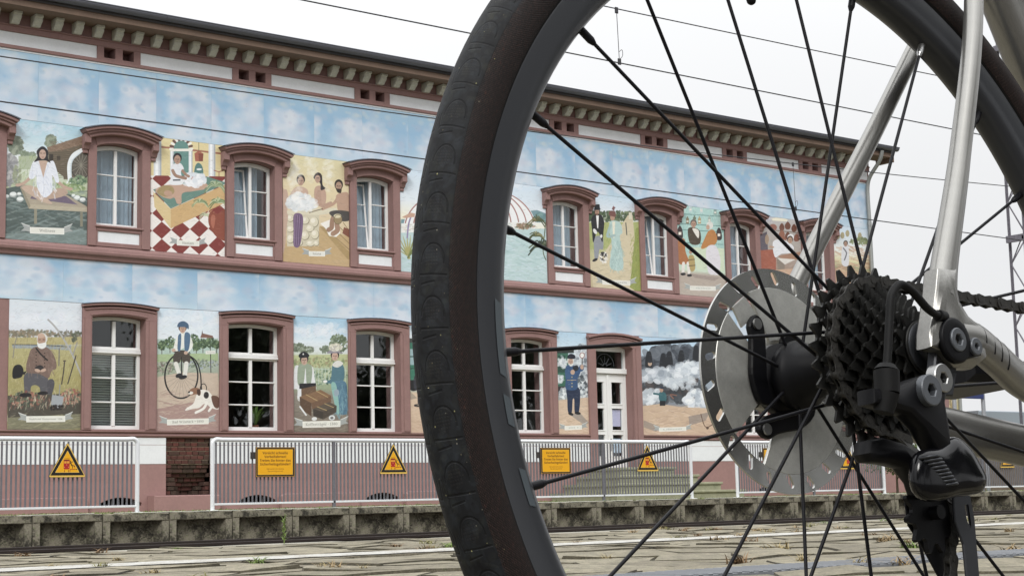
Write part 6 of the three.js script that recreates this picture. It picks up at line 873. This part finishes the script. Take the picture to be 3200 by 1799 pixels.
// ---- brake disc: slotted steel ring, aluminium cooling fins, black carrier
const RZD = -0.052, disc = group('brake_disc', bicycle);
{
  const ring = new THREE.Shape(); ring.absarc(0, 0, 0.08, 0, Math.PI * 2, false); const inner = new THREE.Path(); inner.absarc(0, 0, 0.0655, 0, Math.PI * 2, true); ring.holes.push(inner);
  for (let k = 0; k < 22; k++) { const t = k / 22 * 6.2832 + 0.08, r = 0.0722 + (k % 2 ? 0.0012 : -0.0012), cx = r * Math.cos(t), cy = r * Math.sin(t), d = t + 0.5, h = new THREE.Path(), L = 0.0044, w = 0.0024, ux = Math.cos(d), uy = Math.sin(d), pts = []; for (let i = 0; i < 12; i++) { const a = i / 12 * 6.2832, e = Math.cos(a) > 0 ? 1 : -1; pts.push(V2(cx + ux * (L * e * 0.65 + w * Math.cos(a)) - uy * w * Math.sin(a), cy + uy * (L * e * 0.65 + w * Math.cos(a)) + ux * w * Math.sin(a))); } h.setFromPoints(pts); ring.holes.push(h); }
  bk('brake_ring', extr(ring, RZD - 0.0009, RZD + 0.0009, 0, [], 1, 96), B.disc, disc);
  const sector = (a0, a1, r0, r1, z0, z1, mat, name) => { const p = [], N = 28; for (let i = 0; i <= N; i++) { const q = polar(a0 + (a1 - a0) * i / N, r1, 0); p.push([q[0], q[1]]); } for (let i = N; i >= 0; i--) { const q = polar(a0 + 4 + (a1 - a0 - 10) * i / N, r0, 0); p.push([q[0], q[1]]); } bk(name, extr(p, z0, z1, 0.0004), mat, disc); };
  sector(234, 314, 0.031, 0.0662, RZD - 0.0012, RZD + 0.0012, B.fin, 'cooling_fin'); sector(-22, 78, 0.028, 0.0662, RZD - 0.0012, RZD + 0.0012, B.fin, 'cooling_fin'); const s3 = sector(108, 206, 0.031, 0.0662, RZD - 0.0012, RZD + 0.0012, B.fin, 'cooling_fin');
  for (const a of [326, 218, 98]) {
    const c = polar(a, 0.0455, 0), o = [polar(a + 5, 0.051, 0), polar(a + 9, 0.0465, 0), polar(a + 8, 0.04, 0), polar(a + 2, 0.033, 0), polar(a - 20, 0.0235, 0), polar(a - 60, 0.02, 0), polar(a - 100, 0.026, 0), polar(a - 86, 0.0345, 0), polar(a - 55, 0.036, 0), polar(a - 30, 0.0375, 0), polar(a - 14, 0.043, 0), polar(a - 7, 0.0495, 0)];
    bk('carrier_arm', extr(new THREE.Shape(new THREE.CatmullRomCurve3(o.map((p) => V3(p[0], p[1], 0)), true, 'centripetal').getPoints(40).map((p) => V2(p.x, p.y))), RZD + 0.0014, RZD + 0.0062, 0.001), B.black, disc); bk('rivet', cyl([c[0], c[1], RZD + 0.005], [c[0], c[1], RZD + 0.0075], 0.0044, 0.004, 16), B.steel, disc);
  }
  bk('lock_ring', latheZ([[0.012, RZD - 0.006], [0.026, RZD - 0.004], [0.0255, RZD + 0.0055], [0.012, RZD + 0.008]], 32), B.black, disc);
  bk('tie_bar', extr([polar(316, 0.05, 0), polar(320, 0.065, 0), polar(334, 0.065, 0), polar(338, 0.05, 0)].map((p) => [p[0], p[1]]), RZD - 0.0008, RZD + 0.0008), B.fin, disc);
}
// ---- cassette
const cassette = group('cassette', bicycle), teeth = [30, 27, 25, 23, 21, 19, 17, 15, 13, 12, 11], CZ = (i) => 0.0305 + i * 0.00375;
function sprocket(n, rp, hole, cut, z0, z1) {
  const s = new THREE.Shape(), p = []; for (let i = 0; i < n; i++) for (const [f, r] of [[-0.5, -0.0036], [-0.34, -0.0031], [-0.16, 0.0012], [-0.07, 0.0033], [0.07, 0.0033], [0.16, 0.0012], [0.34, -0.0031]]) { const t = (i + f) / n * 6.2832; p.push(V2((rp + r) * Math.sin(t), (rp + r) * Math.cos(t))); }
  s.setFromPoints(p); const h = new THREE.Path(); h.absarc(0, 0, hole, 0, Math.PI * 2, true); s.holes.push(h);
  if (cut) for (let k = 0; k < cut; k++) { const a0 = k / cut * 6.2832 + 0.12 + n, a1 = a0 + 6.2832 / cut - 0.3, q = []; for (let i = 0; i <= 6; i++) { const t = a0 + (a1 - a0) * i / 6; q.push(V2((rp - 0.0075) * Math.cos(t), (rp - 0.0075) * Math.sin(t))); } for (let i = 6; i >= 0; i--) { const t = a0 + 0.15 + (a1 - a0 - 0.3) * i / 6; q.push(V2(hole * 1.55 * Math.cos(t), hole * 1.55 * Math.sin(t))); } const c = new THREE.Path(); c.setFromPoints(q); s.holes.push(c); }
  return extr(s, z0, z1, 0, [], 1, 24);
}
teeth.forEach((n, i) => { const rp = n * 0.0127 / 6.2832, m = bk('sprocket', sprocket(n, rp, i < 5 ? 0.0175 : 0.013, i < 4 ? 7 : i < 6 ? 5 : 0, CZ(i) - 0.0009, CZ(i) + 0.0009), B.dark, cassette); });
for (let k = 0; k < 7; k++) for (let i = 0; i < 4; i++) { const c = polar(k * 51.4 + 20 + i * 3, teeth[i + 1] * 0.0127 / 6.2832 - 0.009, 0); bk('spacer_rivet', cyl([c[0], c[1], CZ(i)], [c[0], c[1], CZ(i + 1)], 0.0028, 0.0028, 8), B.steel, cassette); }
bk('spacer_body', latheZ([[0.0125, 0.029], [0.0172, 0.029], [0.0172, 0.052], [0.0135, 0.053], [0.0135, 0.069], [0.0175, 0.0692], [0.0178, 0.0715], [0.0125, 0.0722]], 40), B.dark, cassette);
bk('lock_ring', latheZ([[0.0085, 0.0705], [0.0168, 0.0705], [0.0168, 0.0728], [0.0125, 0.0735], [0.0085, 0.0735]], 40), B.grey, cassette);
bk('axle', [cyl([0, 0, -0.085], [0, 0, 0.09], 0.0075, 0.0075, 16), cyl([0, 0, 0.07], [0, 0, 0.079], 0.0105, 0.0105, 20)], B.grey);
// ---- chain: links set one by one along the path sprocket > guide pulley > tension pulley
const GP = [-0.0135, -0.1055], TP = [0.014, -0.172], PR = 0.0218, chain = group('chain', bicycle);
{
  const path = [], R = 25 * 0.0127 / 6.2832, zs = CZ(2), zp = 0.068;
  for (let i = 0; i <= 30; i++) { const q = i / 30; path.push([0.44 + (0.003 - 0.44) * q, 0.026 + (R - 0.026) * q + 0.0, 0.046 + (zs - 0.046) * q]); }
  for (let a = 4; a <= 186; a += 4) { const p = polar(-a, R, zs); path.push(p); }
  const last = path[path.length - 1], gTop = [GP[0] + PR * 0.86, GP[1] + PR * 0.5];
  for (let i = 1; i < 6; i++) path.push([last[0] + (gTop[0] - last[0]) * i / 6, last[1] + (gTop[1] - last[1]) * i / 6, zs + (zp - zs) * i / 6]);
  for (let a = 60; a <= 118; a += 6) { const t = a * Math.PI / 180; path.push([GP[0] + PR * Math.sin(t), GP[1] + PR * Math.cos(t), zp]); }
  for (let a = 285; a >= 190; a -= 7) { const t = a * Math.PI / 180; path.push([TP[0] + PR * Math.sin(t), TP[1] + PR * Math.cos(t), zp]); }
  for (let i = 1; i <= 20; i++) { const q = i / 20; path.push([TP[0] + (0.44 - TP[0]) * q, TP[1] - PR + 0.02 * q, zp + (0.046 - zp) * q]); }
  const cv = new THREE.CatmullRomCurve3(path.map((p) => V3(...p)), false, 'centripetal'); cv.arcLengthDivisions = 2400; const len = cv.getLength(), n = Math.floor(len / 0.0127);
  const plate = (o, z0, z1) => { const r = 0.0043 + o, w = 0.0031 + o, pts = []; for (let i = 0; i <= 8; i++) { const a = Math.PI / 2 + Math.PI * i / 8; pts.push([-0.00635 + r * Math.cos(a), r * Math.sin(a)]); } pts.push([0, -w]); for (let i = 0; i <= 8; i++) { const a = -Math.PI / 2 + Math.PI * i / 8; pts.push([0.00635 + r * Math.cos(a), r * Math.sin(a)]); } pts.push([0, w]); return extr(pts, z0, z1); };
  const outerG = merge([plate(0, 0.0019, 0.0027), plate(0, -0.0027, -0.0019), cyl([-0.00635, 0, -0.0031], [-0.00635, 0, 0.0031], 0.0018, 0.0018, 8), cyl([0.00635, 0, -0.0031], [0.00635, 0, 0.0031], 0.0018, 0.0018, 8)]);
  const innerG = merge([plate(-0.0002, 0.0011, 0.0018), plate(-0.0002, -0.0018, -0.0011), cyl([-0.00635, 0, -0.0011], [-0.00635, 0, 0.0011], 0.0038, 0.0038, 10), cyl([0.00635, 0, -0.0011], [0.00635, 0, 0.0011], 0.0038, 0.0038, 10)]);
  const pts = []; for (let i = 0; i <= n; i++) pts.push(cv.getPointAt(Math.min(1, i * 0.0127 / len)));
  for (let i = 0; i < n; i++) { const a = pts[i], b = pts[i + 1], m = part('link', i % 2 ? outerG : innerG, B.chain, chain), x = b.clone().sub(a).normalize(), z = V3(0, 0, 1).addScaledVector(x, -x.z).normalize(), y = z.clone().cross(x); m.quaternion.setFromRotationMatrix(new THREE.Matrix4().makeBasis(x, y, z)); m.position.copy(a).lerp(b, 0.5); m.position.y += TR; }
}
// ---- frame
const frame = group('frame', bicycle);
bk('seat_stay', sweep([[0.005, 0.03, 0.0858], [0.0145, 0.05, 0.0842], [0.06, 0.133, 0.0775], [0.118, 0.261, 0.0695], [0.19, 0.43, 0.032]], [[0.0088, 0.012], [0.0083, 0.0098], [0.0073, 0.0076], [0.0068, 0.007], [0.0066, 0.007]], 60, 18), B.silver, frame);
bk('seat_stay', sweep([[0.006, 0.012, -0.08], [0.058, 0.086, -0.07], [0.148, 0.204, -0.055], [0.205, 0.281, -0.045], [0.256, 0.348, -0.034]], [[0.007, 0.008], [0.0068, 0.0075], [0.0066, 0.0072], [0.0066, 0.0072]], 60, 18), B.silver, frame);
bk('chain_stay', sweep([[0.012, 0.004, 0.0885], [0.03, 0.003, 0.087], [0.06, -0.006, 0.081], [0.106, -0.0195, 0.07], [0.25, -0.045, 0.056], [0.42, -0.068, 0.04]], [[0.0075, 0.012], [0.0085, 0.0125], [0.0088, 0.0125], [0.009, 0.013], [0.009, 0.015], [0.009, 0.016]], 60, 20), B.silver, frame);
bk('chain_stay', sweep([[0.0, -0.002, -0.078], [0.1, -0.0135, -0.074], [0.215, -0.031, -0.07], [0.307, -0.044, -0.066], [0.42, -0.066, -0.045]], [[0.009, 0.014], [0.011, 0.0165], [0.012, 0.0175], [0.012, 0.0175], [0.012, 0.0175]], 50, 20), B.silver, frame);
bk('seat_tube', cyl([0.44, -0.07, 0], [0.205, 0.455, 0], 0.0195, 0.0175, 24), B.silver, frame);
bk('down_tube', cyl([0.44, -0.07, 0], [0.985, 0.46, 0], 0.024, 0.023, 24), B.silver, frame);
bk('top_tube', cyl([0.225, 0.415, 0], [0.955, 0.535, 0], 0.017, 0.018, 20), B.silver, frame);
bk('head_tube', cyl([0.995, 0.44, 0], [0.945, 0.58, 0], 0.022, 0.021, 20), B.silver, frame);
bk('bottom_bracket', cyl([0.44, -0.07, -0.043], [0.44, -0.07, 0.043], 0.024, 0.024, 24), B.silver, frame);
bk('dropout', soft(extr([[-0.021, -0.0045], [-0.0185, 0.006], [-0.013, 0.018], [-0.006, 0.034], [-0.001, 0.048], [0.018, 0.05], [0.0155, 0.036], [0.0165, 0.027], [0.023, 0.019], [0.037, 0.0115], [0.037, -0.0095], [0.022, -0.0165], [0.002, -0.0165], [-0.009, -0.006]], 0.0762, 0.0942, 0.0068, [], 7), 0.95), B.silver, frame);
bk('dropout', extr([[-0.014, -0.008], [-0.012, 0.01], [0.0, 0.022], [0.02, 0.022], [0.034, 0.008], [0.034, -0.012], [0.01, -0.018]], -0.086, -0.072, 0.003), B.silver, frame);
for (const [x, f0, f1] of [[0.036, -0.1, 1.5], [0.047, -0.35, 1.25], [0.057, -0.45, 1.2], [0.067, -0.6, 1.2]]) { const q = (x - 0.03) / 0.03, yc = x < 0.06 ? 0.003 - 0.009 * q : -0.006 - (x - 0.06) * 0.293, zc = x < 0.06 ? 0.087 - 0.006 * q : 0.081 - (x - 0.06) * 0.24, P = []; for (let i = 0; i <= 8; i++) { const f = f0 + (f1 - f0) * i / 8; P.push([x + 0.003 * i / 8 - 0.002, yc + 0.0128 * Math.sin(f), zc + 0.0089 * Math.cos(f)]); } bk('frame_decal', tube(P, 0.0007, 16, 5), B.rubber, frame); }
// axle end on the chain side, with its small clamp bolt
bk('axle_cap', [latheZ([[0.0042, 0.093], [0.0148, 0.0925], [0.0148, 0.0955], [0.0135, 0.0968], [0.0082, 0.0972], [0.0078, 0.0962], [0.0042, 0.096]], 40), extr([[0.006, -0.0125], [0.026, -0.0085], [0.027, 0.004], [0.008, 0.011]], 0.093, 0.0955, 0.001)], B.black);
const hexRing = (cx, cy, z0, z1, R, r) => { const s = new THREE.Shape(); s.absarc(cx, cy, R, 0, Math.PI * 2, false); const h = new THREE.Path(); for (let i = 0; i < 6; i++) { const a = i * Math.PI / 3; i ? h.lineTo(cx + r * Math.cos(a), cy + r * Math.sin(a)) : h.moveTo(cx + r * Math.cos(a), cy + r * Math.sin(a)); } s.holes.push(h); return extr(s, z0, z1, 0.0006, [], 1, 24); };
bk('axle_bolt', hexRing(0.0, 0.0, 0.0945, 0.0984, 0.0077, 0.0037), B.bolt); bk('clamp_bolt', hexRing(0.0185, -0.0035, 0.095, 0.098, 0.0058, 0.0021), B.bolt);
// ---- gear cable and rear derailleur
bk('gear_cable', [tube([[0.004, 0.016, 0.089], [-0.012, 0.0155, 0.094], [-0.03, 0.0185, 0.099], [-0.044, 0.028, 0.1], [-0.055, 0.0315, 0.1], [-0.0645, 0.024, 0.1], [-0.07, 0.008, 0.1], [-0.0755, -0.011, 0.1], [-0.079, -0.022, 0.1]], 0.0026, 60, 12), cyl([-0.004, 0.0155, 0.0915], [-0.013, 0.0157, 0.0945], 0.0042, 0.0036, 12)], B.rubber);
const mech = group('rear_derailleur', bicycle);
bk('hanger', extr([[-0.008, -0.003], [0.012, -0.006], [0.01, -0.02], [0.003, -0.034], [-0.012, -0.034], [-0.014, -0.02]], 0.079, 0.086, 0.001), B.grey, mech);
bk('pivot_bolt', hexRing(-0.0285, -0.0262, 0.096, 0.1035, 0.009, 0.0036), B.steel, mech);
bk('mounting_arm', soft(extr([[-0.0935, -0.0336], [-0.073, -0.0331], [-0.05, -0.0262], [-0.0318, -0.0222], [-0.0205, -0.0285], [-0.0265, -0.0415], [-0.0258, -0.055], [-0.0265, -0.068], [-0.0395, -0.07], [-0.0492, -0.0565], [-0.0612, -0.048], [-0.0785, -0.0452], [-0.0945, -0.0425]], 0.0855, 0.1015, 0.0035, [], 5), 0.9), B.black, mech);
bk('arm_bolt', hexRing(-0.0455, -0.0345, 0.1005, 0.106, 0.0098, 0.004), B.bolt, mech);
bk('cable_barrel', [cyl([-0.0785, -0.0195, 0.1], [-0.0795, -0.023, 0.1], 0.0052, 0.0078, 18), cyl([-0.0795, -0.023, 0.1], [-0.0815, -0.0365, 0.1], 0.0078, 0.0074, 18), cyl([-0.0815, -0.0365, 0.1], [-0.085, -0.048, 0.098], 0.0074, 0.006, 18)], B.rubber, mech);
bk('inner_link', soft(extr([[-0.0727, -0.061], [-0.0762, -0.0688], [-0.0726, -0.0735], [-0.056, -0.0745], [-0.04, -0.0772], [-0.0305, -0.0868], [-0.0275, -0.0968], [-0.012, -0.094], [-0.012, -0.0749], [-0.0415, -0.0625], [-0.06, -0.059]], 0.0615, 0.0785, 0.0045, [], 5), 0.9), B.black, mech);
function pillow(pts, z, tf, tb) { // smooth cushion over an outline
  const o = new THREE.CatmullRomCurve3(pts.map((p) => V3(p[0], p[1], 0)), true, 'centripetal').getPoints(56).slice(0, 56), n = o.length, c = o.reduce((a, p) => a.add(p), V3(0, 0, 0)).multiplyScalar(1 / n), P = [], I = [], K = 9;
  for (let k = -K; k <= K; k++) { const a = k / K * Math.PI / 2, s = Math.pow(Math.cos(a), 0.62), zz = z + (k < 0 ? tb : tf) * Math.sin(a); for (const p of o) P.push(c.x + (p.x - c.x) * s, c.y + (p.y - c.y) * s, zz); }
  for (let k = 0; k < 2 * K; k++) for (let i = 0; i < n; i++) { const a = k * n + i, b = k * n + (i + 1) % n; I.push(a, b, a + n, b, b + n, a + n); }
  const g = new THREE.BufferGeometry(); g.setAttribute('position', new THREE.Float32BufferAttribute(P, 3)); g.setAttribute('uv', new THREE.Float32BufferAttribute(new Float32Array(P.length / 3 * 2), 2)); g.setIndex(I); g.computeVertexNormals(); return ni(g);
}
bk('knuckle', pillow([[-0.056, -0.0715], [-0.036, -0.0675], [-0.02, -0.0615], [-0.007, -0.067], [0.0022, -0.0785], [0.0068, -0.0885], [0.001, -0.0958], [-0.0126, -0.0978], [-0.0259, -0.0986], [-0.042, -0.1008], [-0.056, -0.0995], [-0.0628, -0.093], [-0.0622, -0.081]], 0.0965, 0.0085, 0.011), B.gloss, mech);
{ const sp = []; for (let i = 0; i <= 70; i++) { const t = i / 70, a = t * 9 * 6.2832; sp.push([-0.052 + 0.016 * t + 0.0068 * Math.cos(a), -0.074 - 0.021 * t * 0.9, 0.094 + 0.0068 * Math.sin(a) + 0.006]); } bk('spring', tube(sp, 0.0011, 220, 6), B.grey, mech); }
bk('cage_plate', extr([[0.001, -0.094], [0.012, -0.09], [0.0187, -0.096], [0.0198, -0.1105], [0.0162, -0.146], [0.032, -0.17], [0.028, -0.19], [0.01, -0.194], [0.0, -0.184], [0.0029, -0.1455], [0.0042, -0.126], [-0.001, -0.112]], 0.0748, 0.0768, 0.0006, [[[0.0105, -0.1012], [0.0156, -0.1007], [0.0157, -0.1144], [0.0129, -0.1173], [0.0103, -0.1102]]]), B.grey, mech);
bk('cage_plate', extr([[-0.028, -0.094], [-0.004, -0.088], [0.012, -0.096], [0.01, -0.12], [0.006, -0.146], [0.03, -0.17], [0.028, -0.19], [0.008, -0.194], [-0.004, -0.184], [-0.004, -0.146], [-0.018, -0.124], [-0.028, -0.112]], 0.06, 0.0618, 0.0005), B.black, mech);
for (const [x, y] of [GP, TP]) { const g = sprocket(11, 11 * 0.0127 / 6.2832, 0.004, 0, 0.0665, 0.0695); g.translate(x, y, 0); bk('pulley', [g, cyl([x, y, 0.0605], [x, y, 0.0765], 0.0045, 0.0045, 14)], B.black, mech); }
// ---- the rest of the bicycle, beyond the picture
bk('chainring', [sprocket(50, 50 * 0.0127 / 6.2832, 0.06, 0, -0.0015, 0.0015).translate(0.44, -0.07, 0.046), ...[0, 1, 2, 3, 4].map((k) => cyl([0.44, -0.07, 0.05], [0.44 + 0.066 * Math.cos(k * 1.257), -0.07 + 0.066 * Math.sin(k * 1.257), 0.048], 0.008, 0.006, 8))], B.grey);
for (const s of [1, -1]) { bk('crank', cyl([0.44, -0.07, 0.055 * s], [0.44 + 0.145 * s, -0.07 - 0.09 * s, 0.066 * s], 0.013, 0.009, 12), B.black); bk('pedal', rbox(0.395 + 0.145 * s, 0.485 + 0.145 * s, -0.08 - 0.09 * s, -0.06 - 0.09 * s, s > 0 ? 0.07 : -0.16, s > 0 ? 0.16 : -0.07, 0.006), B.black); }
bk('seat_post', cyl([0.205, 0.455, 0], [0.15, 0.58, 0], 0.0136, 0.0136, 16), B.black);
bk('saddle', sweep([[0.02, 0.6, 0], [0.1, 0.595, 0], [0.18, 0.59, 0], [0.29, 0.585, 0]], [[0.06, 0.016], [0.068, 0.02], [0.035, 0.02], [0.02, 0.014]], 24, 16), B.rubber);
bk('fork', [cyl([0.995, 0.44, 0], [1.0, 0.38, 0], 0.02, 0.02, 16), ...[-1, 1].map((s) => sweep([[1.0, 0.4, s * 0.02], [1.01, 0.33, s * 0.045], [1.03, 0.16, s * 0.052], [1.065, 0, s * 0.055]], [[0.012, 0.014], [0.01, 0.014], [0.008, 0.01]], 20, 12))], B.silver);
bk('handlebar', [cyl([0.945, 0.58, 0], [1.02, 0.62, 0], 0.015, 0.014, 12), tube([[1.02, 0.62, -0.21], [1.02, 0.62, 0], [1.02, 0.62, 0.21]], 0.0145, 20, 10), ...[-1, 1].map((s) => tube([[1.02, 0.62, s * 0.21], [1.09, 0.615, s * 0.215], [1.12, 0.56, s * 0.22], [1.08, 0.5, s * 0.225], [1.0, 0.49, s * 0.23]], 0.0155, 24, 10))], B.rubber);
{ const fw = wheel('front_wheel', bicycle); fw.children.forEach((m) => { m.geometry = m.geometry.clone().translate(1.065, 0, 0); }); for (let k = 0; k < 24; k++) { const a = polar(k * 15 + 4, 0.294, 0), b = polar(k * 15 + 4 + (k % 4 < 2 ? 50 : -50), 0.02, k % 2 ? 0.03 : -0.03); bk('spoke', spokeGeo([a[0] + 1.065, a[1], a[2]], [b[0] + 1.065, b[1], b[2]]), B.spoke, fw); } bk('hub', cyl([1.065, 0, -0.05], [1.065, 0, 0.05], 0.018, 0.018, 16), B.black, fw); }
bk('kickstand', cyl([0.405, -0.075, -0.03], [0.43, -0.318, -0.2], 0.009, 0.007, 10), B.black);
{ // dry straw stuck to the tread
  const o = solo('straw', cyl([0, 0, 0], [0.006, 0.009, 0.001], 0.0008, 0.0006, 6), std({ color: lin(0.6, 0.5, 0.3), roughness: 0.8 }), 'short pale straw stuck to the tyre tread', 'straw');
  const p = new THREE.Vector3(...polar(266, 0.3472, 0.004)); p.y += TR; bicycle.updateMatrixWorld(true); p.applyMatrix4(bicycle.matrixWorld); o.position.copy(p);
}
renderer.render(scene, camera);
